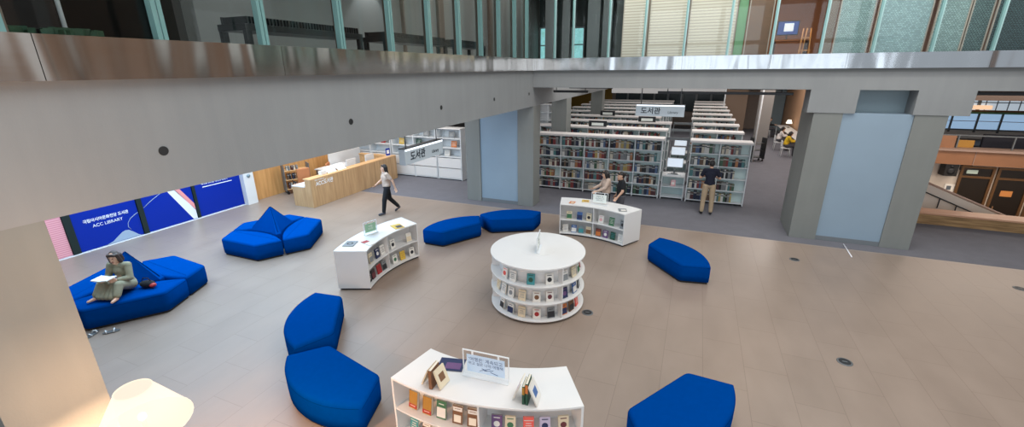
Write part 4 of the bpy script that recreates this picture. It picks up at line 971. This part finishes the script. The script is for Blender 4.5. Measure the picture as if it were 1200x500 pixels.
for r_, z_ in ((.126, 2.05), (.334, 1.69)):
    b = MB(); b.tube([(r_*cos(2*pi*i/32), r_*sin(2*pi*i/32), z_) for i in range(33)], .005, 6, 0, False); b.build('shade_rim', 'shade', t)
b = MB(); b.ell((0, 0, 1.775), (.032, .032, .042)); b.build('bulb', mat('bulb_glow', (255, 220, 170), .4, emit=2.0), t)
la = bpy.data.lights.new('lamp_bulb', 'POINT'); la.energy = 350; la.color = (1, .58, .33); la.shadow_soft_size = .13; lo = bpy.data.objects.new('lamp_bulb', la); COL.objects.link(lo); lo.parent = t; lo.location = (0, 0, 1.80)

# ------------------------------------------------------------------ right hall beyond the wide column
def right_hall():
    b = MB(); b.span((6.2, 16.5, -2.45), (17, 30, -2.25)); struct('floor_lower', b, 'bronze_dark')
    b = MB(); b.span((6.3, 16.42, -2.25), (16, 16.5, -.004)); struct('wall_stair', b, 'hall_plaster')
    b = MB(); b.span((6.2, 22, -2.25), (17, 22.3, .88)); struct('wall_hall', b, 'hall_plaster')
    b = MB(); b.span((6.2, 21.6, .88), (17, 22.3, 1.40)); b.span((6.2, 21.5, 1.40), (17, 22.3, 1.47), 1); b.span((9.9, 21.58, .88), (9.92, 21.6, 1.40), 1); b.span((6.2, 21.9, 1.93), (17, 21.95, 1.97), 2); b.span((6.2, 21.9, 1.47), (9.35, 21.95, 1.93)); [b.span((x, 21.9, 1.47), (x+.04, 21.95, 1.93), 2) for x in (9.4, 11.0, 12.6, 14.2)]; struct('trim_110', b, ['bronze_panel', mat('ledge_pink', (176, 150, 136), .5), 'frame_grey'])
    b = MB(); b.span((6.2, 22.3, 1.0), (17, 30, 1.1)); struct('floor_balcony', b, 'bronze_dark')
    # glazed back of the balcony
    b = MB(); b.span((6.2, 28, 1.1), (17, 28.1, 1.5), 2); b.span((6.2, 28, 1.5), (17, 28.05, 2.30), 0); b.span((6.2, 28, 2.46), (17, 28.05, 3.6), 3)
    for x in (10.4, 11.5, 12.45, 13.3, 14.3, 15.2): b.span((x, 27.94, 1.4), (x+.07, 28, 2.34), 1)
    for x in (10.8, 11.4, 12.6, 13.0, 13.4, 13.8, 14.2): b.span((x, 27.97, 2.46), (x+.03, 28, 3.6), 1)
    b.span((12.3, 27.9, 2.46), (12.4, 28, 3.6), 1); b.span((6.2, 27.94, 1.92), (17, 27.99, 1.95), 2); b.span((6.2, 27.9, 1.5), (17, 27.99, 1.56), 1)
    b.span((6.2, 27.95, 2.78), (17, 27.99, 2.82), 1)
    struct('window_7', b, ['sky_window', 'frame_grey', 'white_laminate', mat('sky_window_high', (196, 210, 222), .3, emit=.6)])
    b = MB(); b.span((6.2, 27.8, 2.38), (17, 27.95, 2.46), 0); b.span((6.2, 27.8, 2.29), (17, 27.94, 2.38), 1); b.span((12.05, 27.7, 2.5), (12.75, 27.9, 2.68), 2); struct('trim_111', b, ['bronze_frame', 'green_panel', mat('warm_glow', (255, 210, 170), .4, emit=.9)])
    b = MB(); b.span((6.2, 20.5, 3.32), (17, 21.2, 3.95)); struct('beam_hall', b, 'bronze_dark')
    b = MB(); b.span((17, 16.5, -2.3), (17.2, 30, 3.95)); struct('wall_hall_right', b, 'bronze_panel')
    # seats on the balcony
    for k in range(3):
        x = 10.35+k*1.55
        t = thing('balcony_seat', 'dark navy seat bank on the bronze balcony, %s from the column' % ORD[k], 'seat', (x+.75, 22.75, 1.102), 0, 'navy seat banks on the balcony')
        b = MB(); b.box((0, 0, .28), (1.5, .5, .14)); b.build('seat', 'seat_navy', t, .03)
        b = MB(); b.box((0, -.28, .55), (1.5, .12, .62)); b.build('backrest', 'seat_navy', t, .03)
        for s in (-1, 1):
            b = MB(); b.box((s*.6, 0, .105), (.06, .4, .21)); b.build('leg', 'dark_metal', t)
    b = MB(); b.box((0, 0, .14), (.52, .08, .28)); o = b.build('amber_panel', 'amber', None, .006); o.location = (9.72, 22.1, 1.475); tag(o, 'amber panel beside the navy seats on the bronze balcony', 'panel')
    # glazed doors under the balcony
    for k, (x0, x1) in enumerate(((9.78, 10.78), (10.86, 11.86), (11.94, 12.94))):
        b = MB(); b.span((x0+.08, 21.94, -2.25), (x1-.08, 21.97, .34), 0)
        for a0, a1, z0, z1 in ((x0, x0+.08, -2.25, .8), (x1-.08, x1, -2.25, .8), (x0+.08, x1-.08, .34, .42), (x0+.08, x1-.08, .72, .8)): b.span((a0, 21.9, z0), (a1, 21.98, z1), 1)
        b.span((x0+.08, 21.94, .42), (x1-.08, 21.97, .72), 0); b.tube([(x0+.16, 21.86, -1.3), (x0+.16, 21.86, -.7)], .02, 8, 1)
        struct('door_%d' % (k+1), b, ['door_dark', 'bronze_frame'])
    b = MB(); b.box((0, 0, 0), (.34, .012, .22)); o = b.build('door_notice', mat('notice_orange', (196, 130, 70), .6)); o.location = (11.3, 21.93, -.19); tag(o, 'orange notice stuck on the dark glazed door', 'notice')
    b = MB(); b.box((0, 0, 0), (.32, .1, .14)); o = b.build('exit_light', mat('exit_pale', (190, 205, 190), .5, emit=.2)); o.location = (10.12, 21.94, .58); o['hang'] = 1; tag(o, 'pale exit light box over the dark glazed door', 'sign')
    t = thing('wall_loudspeaker', 'black loudspeaker mounted on the pale wall of bronze hall', 'loudspeaker', (9.35, 21.78, .42))
    b = MB(); b.prism([(-.2, -.2), (.2, -.2), (.24, .14), (-.24, .14)], 0, .46); b.build('cabinet', 'black', t, .012)
    b = MB(); b.lathe([(.12, 0), (.12, .006), (.05, .01)], 24, M=Matrix.Translation((0, -.203, .18)) @ Matrix.Rotation(R(90), 4, 'X')); b.build('cone', 'dark_metal', t)
    b = MB(); b.lathe([(.05, 0), (.05, .006)], 18, M=Matrix.Translation((0, -.203, .37)) @ Matrix.Rotation(R(90), 4, 'X')); b.build('tweeter', 'dark_metal', t)
    b = MB(); b.box((0, .175, .23), (.1, .07, .1)); b.build('wall_bracket', 'dark_metal', t)
    b = MB(); b.box((0, 0, 0), (.34, .08, .2)); o = b.build('wall_box', 'bronze_dark', None, .01); o.location = (9.92, 21.95, .72); tag(o, 'small dark box on the wall beside the loudspeaker', 'box')
    b = MB(); b.box((0, 0, 0), (.5, .02, .3)); b.box((-.12, -.012, 0), (.14, .008, .16), 1); b.box((.12, -.012, 0), (.14, .008, .16), 1); o = b.build('wall_notice', ['paper', 'ink_grey']); o.location = (9.72, 21.985, -.12); tag(o, 'white wall panel with two grey squares above the stair rail', 'notice')
    # stairs going down and their handrail
    b = MB()
    for k in range(12): b.span((6.6+k*.3, 16.55, -2.25), (6.9+k*.3, 18.3, -.17*(k+1)))
    struct('stair_flight', b, 'hall_plaster')
    b = MB(); b.span((6.3, 18.3, -2.25), (6.6, 18.4, -.2)); struct('wall_stair_side', b, 'hall_plaster')
    t = thing('stair_railing', 'sloping handrail with glass panel going down behind the timber bench', 'railing', (6.6, 17.5, 0))
    def sl(x): return .98-(x-.4)*.42
    b = MB(); b.tube([(.1, 0, sl(.1)), (3.4, 0, sl(3.4))], .035, 10); b.build('handrail', 'ledge_pink', t)
    b = MB(); b.tube([(.1, -.06, sl(.1)-.3), (3.4, -.06, sl(3.4)-.3)], .018, 8); b.build('lower_rail', 'dark_metal', t)
    b = MB(); b.add([(.15, -.01, sl(.15)-.04), (3.35, -.01, sl(3.35)-.04), (3.35, -.01, sl(3.35)-.9), (.15, -.01, sl(.15)-.9), (.15, .01, sl(.15)-.04), (3.35, .01, sl(3.35)-.04), (3.35, .01, sl(3.35)-.9), (.15, .01, sl(.15)-.9)], [(0,1,2,3),(7,6,5,4),(0,4,5,1),(2,6,7,3),(1,5,6,2),(0,3,7,4)]); b.build('infill_panel', mat('rail_infill', (214, 204, 192), .5), t)
    for x in (.9, 1.35, 1.8, 2.3, 2.9):
        b = MB(); b.tube([(x, -.06, sl(x)-.3), (x, -.05, sl(x)-.62), (x, -.02, sl(x)-.62)], .018, 8); b.build('bracket', 'dark_metal', t)
    # timber bench at the edge of the carpet
    t = thing('timber_bench', 'long low bench of stacked timber at the carpet edge', 'bench', (9.86, 15.88, 0), R(-1.5))
    b = MB(); b.box((0, .28, .15), (7.0, .54, .30)); b.build('timber_base', 'stacked_timber', t, .006)
    b = MB(); b.box((0, .28, .325), (7.02, .58, .05)); b.build('seat_board', 'bench_top_wood', t, .006)
right_hall()

# ------------------------------------------------------------------ people
def fingers(b, wrist, d, side, thumb, s=1., curl=25):
    """palm, four fingers and a thumb; d = pointing direction, side = across the knuckles towards the thumb"""
    d = V(d).normalized(); side = V(side); side = (side-d*side.dot(d)).normalized(); nrm = d.cross(side)*thumb; w = V(wrist)
    b.capsule(w, .024*s, w+d*.03*s, .028*s); b.capsule(w+d*.03*s+side*.018*s, .02*s, w+d*.085*s+side*.026*s, .017*s); b.capsule(w+d*.03*s-side*.018*s, .02*s, w+d*.08*s-side*.026*s, .016*s); b.capsule(w+d*.02*s, .022*s, w+d*.085*s, .018*s)
    for k, (o, L) in enumerate(((.033, .07), (.011, .078), (-.011, .072), (-.033, .056))):
        p = w+d*.085*s+side*o*s; q = p+(d*cos(R(curl))+nrm*sin(R(curl)))*L*.5*s; e = q+(d*cos(R(curl*2))+nrm*sin(R(curl*2)))*L*.5*s
        b.capsule(p, .0095*s, q, .009*s, 8); b.capsule(q, .009*s, e, .0075*s, 8)
    p = w+d*.025*s+side*.024*s; q = p+(d*.7+side*.7)*.036*s; e = q+(d*.9+side*.25+nrm*.3)*.032*s
    b.capsule(p, .013*s, q, .0115*s, 8); b.capsule(q, .0115*s, e, .009*s, 8)

def person(name, label, loc, rz, J, top, legs, hair, shoes='black', skin='skin', sleeve='short', skirt=None, look=(0, 0), vox=.0085, group=None, seat=None, curl=25, bare=False, slim=1.):
    """J: joints in metres, person faces +y, x towards their right hand"""
    t = thing('person', label, 'person', loc, rz, group)
    g = {k: V(v) for k, v in J.items()}
    P, C, N, Hd = g['pelvis'], g['chest'], g['neck'], g['head']
    b = MB()
    b.ell(P, (.15, .105, .12)); b.capsule(P, .12, C, .125); b.ell(C, (.155, .1, .15)); b.capsule(g['shL'], .058, g['shR'], .058); b.capsule(N-V((0, 0, .05)), .052, Hd-V((0, 0, .05)), .05)
    Mh = Matrix.Rotation(R(look[0]), 4, 'Z') @ Matrix.Rotation(R(look[1]), 4, 'X')
    hp = lambda x, y, z: Hd+(Mh.to_3x3() @ V((x, y, z)))
    b.ell(Hd, (.076, .094, .112), M=Mh); b.ell(hp(0, .03, -.06), (.055, .06, .055), M=Mh)
    b.capsule(hp(0, .088, .015), .009, hp(0, .103, -.02), .014, 8); b.ell(hp(0, .078, -.1), (.028, .022, .02))
    for s in (-1, 1): b.ell(hp(s*.078, -.005, -.005), (.012, .022, .034), M=Mh); b.ell(hp(s*.03, .09, -.05), (.016, .008, .007))
    for s, k in ((-1, 'L'), (1, 'R')):
        b.capsule(g['sh'+k], .052, g['el'+k], .04); b.capsule(g['el'+k], .041, g['wr'+k], .027)
        d = (g['wr'+k]-g['el'+k]); hd = g.get('hd'+k, d); fingers(b, g['wr'+k], hd, g.get('th'+k, V((-s*.6, .8, 0))), s, 1.0, curl)
        b.capsule(g['hip'+k], .09, g['kn'+k], .06); b.capsule(g['kn'+k], .06, g['kn'+k].lerp(g['an'+k], .35), .056); b.capsule(g['kn'+k].lerp(g['an'+k], .35), .056, g['an'+k], .037)
        to = g['to'+k]; b.capsule(g['an'+k]-V((0, 0, .02)), .036, to, .024)
    b.build('body', skin, t, voxel=vox)
    for s in (-1, 1):
        e = MB(); e.ell(hp(s*.031, .087, .022), (.012, .008, .006), M=Mh); e.build('eye', 'eye_dark', t)
    e = MB(); e.ell(hp(0, .092, -.062), (.022, .008, .006), M=Mh); e.build('mouth', 'lip', t)
    # top
    q_ = slim; b = MB(); b.ell(P+V((0, 0, .05)), (.168*q_, .124*q_, .12)); b.capsule(P+V((0, 0, .06)), .138*q_, C, .14*q_); b.ell(C, (.172*q_, .118*q_, .16)); b.capsule(g['shL'], .07, g['shR'], .07); b.capsule(C, .1, N-V((0, 0, .03)), .068)
    for k in 'LR':
        sh, el, wr = g['sh'+k], g['el'+k], g['wr'+k]
        if sleeve == 'short': b.capsule(sh, .07, sh.lerp(el, .62), .062)
        else: b.capsule(sh, .07, el, .056); b.capsule(el, .057, el.lerp(wr, .9), .042)
    b.build('shirt', top, t, voxel=vox+.002)
    if skirt:
        b = MB(); b.ell(P, (.17, .13, .12))
        for k in 'LR':
            h, kn, an = g['hip'+k], g['kn'+k], g['an'+k]; b.capsule(h, .105, kn, .08); b.capsule(kn, .08, kn.lerp(an, .8)-V((0, 0, .0)), .068)
        for q in (.2, .4, .6, .8):
            h, kn, an = (g[a+'L'].lerp(g[a+'R'], q) for a in ('hip', 'kn', 'an'))
            b.capsule(h+V((0, .02, -.02)), .09, kn-V((0, 0, .03)), .066); b.capsule(kn-V((0, 0, .03)), .066, kn.lerp(an, .95)+V((0, .02, .0)), .056)
        b.build('skirt', skirt, t, voxel=.011, smooth_it=6)
    else:
        b = MB(); b.ell(P, (.165, .122, .13))
        for k in 'LR':
            h, kn, an = g['hip'+k], g['kn'+k], g['an'+k]; b.capsule(h, .104, kn, .078); b.capsule(kn, .078, kn.lerp(an, .9), .062)
        b.build('trousers', legs, t, voxel=vox+.002)
    # hair
    b = MB(); b.ell(Hd+V((0, 0, .014)) + Mh.to_3x3() @ V((0, -.022, .0)), (.086, .092, .110), M=Mh); b.capsule(hp(-.045, .052, .07), .03, hp(.045, .052, .07), .03)
    if hair[0] == 'long':
        for x in (-.055, 0, .055): b.capsule(hp(x, -.055, .02), .05, hp(x*1.25, -.085, -.27), .042)
        for s in (-1, 1): b.capsule(hp(s*.07, .0, .03), .028, hp(s*.085, -.03, -.2), .026)
    elif hair[0] == 'bob':
        for s in (-1, 1): b.capsule(hp(s*.068, .012, .05), .034, hp(s*.082, .008, -.1), .034)
        for x in (-.05, 0, .05): b.capsule(hp(x, -.055, .0), .058, hp(x*1.1, -.06, -.1), .05)
    elif hair[0] == 'bun': b.ell(hp(0, -.115, .0), (.05, .05, .05)); b.capsule(hp(0, -.06, 0), .06, hp(0, -.06, -.05), .05)
    else: b.capsule(hp(0, -.05, .0), .062, hp(0, -.055, -.05), .045)
    # leave the face free
    hm = b.build('hair', hair[1], t, voxel=.008)
    if not bare:
        for k in 'LR':
            b = MB(); a_, to = g['an'+k], g['to'+k]; b.capsule(a_-V((0, .02, .025)), .043, to-V((0, 0, .002)), .033); d = (to-a_).normalized(); b.capsule(a_-V((0, 0, .035))-d*.03, .036, a_-V((0, 0, .03)), .04); b.build('shoe', shoes, t, voxel=.007)
    return t
def stand(h=1.7, arms=None, legs=None):
    k = h/1.7
    J = dict(pelvis=(0, 0, .95), chest=(0, .0, 1.26), neck=(0, -.005, 1.43), head=(0, .02, 1.585), shL=(-.17, 0, 1.39), shR=(.17, 0, 1.39), elL=(-.22, -.03, 1.12), elR=(.22, -.03, 1.12), wrL=(-.24, .05, .88), wrR=(.24, .05, .88),
             hipL=(-.09, 0, .9), hipR=(.09, 0, .9), knL=(-.1, .02, .48), knR=(.1, .02, .48), anL=(-.1, -.02, .085), anR=(.1, -.02, .085), toL=(-.11, .14, .036), toR=(.11, .14, .036))
    J.update(arms or {}); J.update(legs or {})
    return {a: (x*k, y*k, z*k) for a, (x, y, z) in J.items()}
# walking woman
J = stand(1.64, dict(elL=(-.23, -.16, 1.16), wrL=(-.25, -.22, .92), elR=(.22, .1, 1.14), wrR=(.23, .29, .99), head=(0, .03, 1.585)),
          dict(hipL=(-.09, .02, .9), hipR=(.09, -.02, .9), knL=(-.09, .14, .5), anL=(-.09, .2, .085), toL=(-.1, .36, .036), knR=(.09, -.08, .5), anR=(.09, -.36, .17), toR=(.1, -.25, .04)))
person('person', 'woman walking with long black hair, beige top and black trousers', (-8.99, 11.02, .002), R(142), J, 'cloth_beige', 'cloth_black', ('long', 'hair'), 'cloth_grey', sleeve='short')
# man at the shelf, back to us
J = stand(1.76, dict(elL=(-.27, .06, 1.14), elR=(.27, .06, 1.14), wrL=(-.12, .27, 1.16), wrR=(.12, .27, 1.16), hdL=(.3, .6, .1), hdR=(-.3, .6, .1), head=(0, .05, 1.58)), dict(anL=(-.13, -.02, .085), anR=(.13, -.02, .085), toL=(-.16, .13, .036), toR=(.16, .13, .036), knL=(-.12, .02, .48), knR=(.12, .02, .48)))
person('person', 'man in black shirt and khaki trousers facing the short bookshelf', (.66, 14.62, .002), R(4), J, 'cloth_navy', 'cloth_khaki', ('short', 'hair'), look=(0, -20))
b = MB(); b.box((0, 0, 0), (.2, .26, .02), 0); b.box((0, 0, .012), (.19, .25, .006), 1); o = b.build('held_book', ['book_white', 'page']); o.location = (.645, 15.02, 1.30); o.rotation_euler = (R(20), 0, R(4)); tag(o, 'book held by the man in black at the shelf', 'book')
# two women at the back case
J = stand(1.62, dict(elL=(-.24, .02, 1.12), elR=(.23, -.02, 1.12), wrL=(-.22, .16, .93), wrR=(.22, .1, .9), head=(-.02, .05, 1.575)))
person('person', 'woman in black short-sleeved top standing right behind the back case', (-1.78, 12.72, .002), R(112), J, 'cloth_black', 'cloth_grey', ('bun', 'hair'), look=(8, -12))
J = stand(1.6, dict(elL=(-.22, .12, 1.16), wrL=(-.16, .36, 1.05), elR=(.22, .12, 1.16), wrR=(.15, .36, 1.08), head=(0, .06, 1.57)))
person('person', 'woman in beige top with arms stretched forward behind the back case', (-2.24, 12.84, .002), R(118), J, 'cloth_beige', 'cloth_black', ('bob', 'hair'), sleeve='long', look=(0, -15))
# reader on the seat island
rz = R(200)
def loc2(p, o, a): x, y = p[0]-o[0], p[1]-o[1]; return (x*cos(a)+y*sin(a), -x*sin(a)+y*cos(a))
O = (-9.93, 4.17)
fl, fr = loc2((-9.62, 3.93), O, rz), loc2((-9.93, 3.70), O, rz)
if fl[0] > fr[0]: fl, fr = fr, fl
J = dict(pelvis=(0, 0, .135), chest=(0, .03, .42), neck=(0, .06, .57), head=(.0, .10, .715), shL=(-.165, .05, .53), shR=(.165, .05, .53), elL=(-.22, .12, .30), elR=(.22, .12, .30), wrL=(-.12, .27, .33), wrR=(.12, .27, .33), hdL=(.3, .5, .05), hdR=(-.3, .5, .05), thL=(.5, 0, .8), thR=(-.5, 0, .8),
         hipL=(-.09, .02, .115), hipR=(.09, .02, .115), knL=(-.17, .33, .25), knR=(.17, .33, .25), anL=(fl[0], fl[1]-.05, .075), anR=(fr[0], fr[1]-.05, .075), toL=(fl[0]-.02, fl[1]+.08, .032), toR=(fr[0]+.02, fr[1]+.08, .032))
J['anL'] = (-.20, .47, .06); J['anR'] = (.20, .47, .06); J['toL'] = (-.23, .60, .032); J['toR'] = (.23, .60, .032)
person('person', 'woman in olive dress sitting barefoot on the blue island, reading', (O[0], O[1], .460), rz, J, 'cloth_olive', 'cloth_olive', ('bob', 'hair_brown'), sleeve='long', skirt='cloth_olive', look=(12, -16), bare=True, slim=.9)
t = thing('open_book', 'white open book held by the reading woman on the blue island', 'book', (O[0]-sin(rz)*.40, O[1]+cos(rz)*.40, .458+.40), rz)
for s in (-1, 1):
    b = MB(); b.box((s*.075, 0, .012+s*0), (.15, .21, .014), 0, M=Matrix.Rotation(R(-s*8), 4, 'Y')); b.build('pages', 'paper', t); b = MB(); b.box((s*.076, 0, .002), (.155, .215, .004), 0, M=Matrix.Rotation(R(-s*8), 4, 'Y')); b.build('cover', 'book_white', t)
t = thing('handbag', 'black and red handbag beside the reading woman', 'bag', (-9.64, 4.35, .452), R(20))
b = MB(); b.ell((0, 0, .075), (.15, .09, .072)); b.build('bag_body', 'cloth_black', t); b = MB(); b.ell((.12, -.02, .06), (.06, .06, .045)); b.build('pouch', 'book_red', t); b = MB(); b.tube([(-.1, 0, .13), (-.06, 0, .2), (.04, 0, .2), (.08, 0, .13)], .008, 8); b.build('strap', 'cloth_black', t)
def sandal(label, loc, rz):
    t = thing('sandal', label, 'shoe', loc, rz, 'sandals on the floor')
    b = MB(); b.prism([(.045*cos(a)*(1.15 if sin(a) > 0 else .9), .125*sin(a)) for a in [2*pi*i/20 for i in range(20)]], 0, .025); b.build('sole', 'grey_metal', t, .004)
    b = MB(); b.tube([(-.045, .04, .02), (-.02, .05, .06), (.02, .05, .06), (.045, .04, .02)], .012, 8); b.tube([(-.035, -.06, .02), (0, -.075, .06), (.035, -.06, .02)], .01, 8); b.build('strap', 'white_metal', t)
sandal('sandal on the floor below the reading woman, nearer the column', (-9.62, 3.33, .0), R(30)); sandal('sandal on the floor below the reading woman, nearer the display case', (-9.40, 3.50, .0), R(-35))
# readers at the window tables far back
def stool(label, loc, rz):
    t = thing('reading_chair', label, 'chair', loc, rz, 'pale chairs at the far reading tables')
    b = MB(); b.box((0, 0, .44), (.44, .42, .03)); b.build('seat', 'white_metal', t, .008)
    b = MB(); b.box((0, -.2, .68), (.42, .03, .28)); b.build('backrest', 'white_metal', t, .008)
    for sx in (-1, 1):
        for sy in (-1, 1):
            b = MB(); b.tube([(sx*.18, sy*.17, .425), (sx*.21, sy*.2, 0)], .013, 8); b.build('leg', 'white_metal', t)
        b = MB(); b.tube([(sx*.18, -.19, .455), (sx*.18, -.2, .6)], .012, 8); b.build('back_post', 'white_metal', t)
    return t
SIT = dict(pelvis=(0, 0, .135), chest=(0, .05, .42), neck=(0, .08, .57), head=(0, .13, .71), shL=(-.17, .06, .54), shR=(.17, .06, .54), elL=(-.22, .2, .34), elR=(.22, .2, .34), wrL=(-.14, .40, .345), wrR=(.14, .40, .345), hipL=(-.09, .03, .11), hipR=(.09, .03, .11), knL=(-.1, .40, .11), knR=(.1, .40, .11), anL=(-.1, .40, -.37), anR=(.1, .40, -.37), toL=(-.11, .54, -.425), toR=(.11, .54, -.425))
def table(label, x0, x1, y0, y1):
    t = thing('reading_table', label, 'table', ((x0+x1)/2, (y0+y1)/2, 0)); L, W = x1-x0, y1-y0
    b = MB(); b.box((0, 0, .725), (L, W, .03)); b.build('tabletop', 'white_laminate', t, .005)
    for sy in (-1, 1):
        for sx in (-1, 1):
            b = MB(); b.box((sx*(L/2-.04), sy*(W/2-.06), .355), (.05, .05, .71)); b.build('leg', 'white_metal', t)
table('long white reading table by the far right wall', 5.15, 5.85, 26.0, 34.4)
for x, y, a, tp, hr, lb, cl in ((4.52, 33.6, -90, 'cloth_black', ('short', 'hair'), 'person in black hunched over the far reading table', 'pale chair under the person in black at the far table'), (4.5, 28.4, -90, 'cloth_white', ('long', 'hair'), 'person in white top reading at the far table', 'pale chair under the person in white at the far table'), (4.56, 26.4, -90, 'cloth_yellow', ('bob', 'hair'), 'person in yellow top reading at near end of the far table', 'pale chair under the person in yellow at the far table')):
    stool(lb and cl, (x, y, 0), R(a)); person('person', lb, (x, y, .472), R(a), SIT, tp, 'cloth_grey', hr, vox=.011, look=(0, -25), sleeve='long')
t = thing('table_lamp', 'white glowing table lamp on the far reading table', 'lamp', (5.62, 32.9, .742))
b = MB(); b.lathe([(.09, 0), (.09, .015), (.012, .02), (.012, .3)], 18); b.build('stand', 'dark_metal', t); b = MB(); b.lathe([(.18, .28), (.1, .5), (.098, .5), (.178, .28)], 24, cap=False); b.build('lamp_shade', mat('far_shade', (255, 246, 226), .8, emit=1.4), t)
t = thing('tan_screen', 'tan wooden divider panel beside the person in yellow', 'divider', (5.35, 25.3, 0))
b = MB(); b.box((0, 0, 1.5), (.8, .06, 2.9)); b.build('panel', 'oak_wall', t, .006)
for s in (-1, 1):
    b = MB(); b.box((s*.3, 0, .025), (.08, .4, .05)); b.build('foot', 'dark_metal', t)

# ------------------------------------------------------------------ light
w = bpy.data.worlds.new('sky'); SC.world = w; w.use_nodes = True; bg = w.node_tree.nodes['Background']
bg.inputs[0].default_value = (.86, .93, 1.0, 1); bg.inputs[1].default_value = .75
def area(name, loc, size, energy, color=(1, 1, 1), rot=(0, 0, 0), spread=180):
    l = bpy.data.lights.new(name, 'AREA'); l.shape = 'RECTANGLE'; l.size, l.size_y = size; l.energy = energy; l.color = color; l.spread = R(spread)
    o = bpy.data.objects.new(name, l); COL.objects.link(o); o.location = loc; o.rotation_euler = rot; return o
area('skylight', (2.5, 6.5, 11.5), (9, 12), 1060, (1, .96, .91))
area('front_windows', (2.5, -8.6, 4.2), (14, 8.2), 720, (.84, .92, 1), (R(90), 0, 0))
area('library_ceiling_front', (-2, 17.5, 3.9), (8, 4), 150, (1, .97, .95))
area('library_ceiling_back', (-2, 27, 3.9), (10, 14), 300, (1, .97, .95))
area('walkway_ceiling', (4, 25, 3.9), (2.5, 16), 330, (1, .93, .88))
area('lobby_ceiling', (-10.6, 6.8, 3.9), (6.5, 7.5), 800, (.58, .80, 1))
area('desk_ceiling', (-11, 13.2, 3.9), (7, 5), 260, (1, .96, .93))
def spot(name, loc, energy, ang, col, rot):
    l = bpy.data.lights.new(name, 'SPOT'); l.energy = energy; l.spot_size = R(ang); l.spot_blend = .35; l.color = col; l.shadow_soft_size = .03
    o = bpy.data.objects.new(name, l); COL.objects.link(o); o.location = loc; o.rotation_euler = rot
for y_, e_ in ((9.3, 60), (5.75, 34)):
    spot('gallery_spot', (-7.30, y_, 6.75), e_, 84, (.92, .96, 1), (0, 0, 0))
area('gallery_ceiling', (-6.4, 15.5, 7.6), (2, 9), 80, (1, .96, .90))
area('orange_room', (2.2, 15.6, 7.6), (1.4, 2), 75, (1, .62, .36))
area('screen_fill', (2, 11.8, 7.6), (12, .4), 120, (1, .96, .9), (R(52), 0, 0), 120)  # added fill brightening the upper screens; no fixture hangs here
area('hall_light', (10.5, 19.5, 3.5), (5, 2), 170, (1, .86, .74))
area('hall_low', (11, 19.5, .9), (4, 1.5), 110, (1, .8, .62))
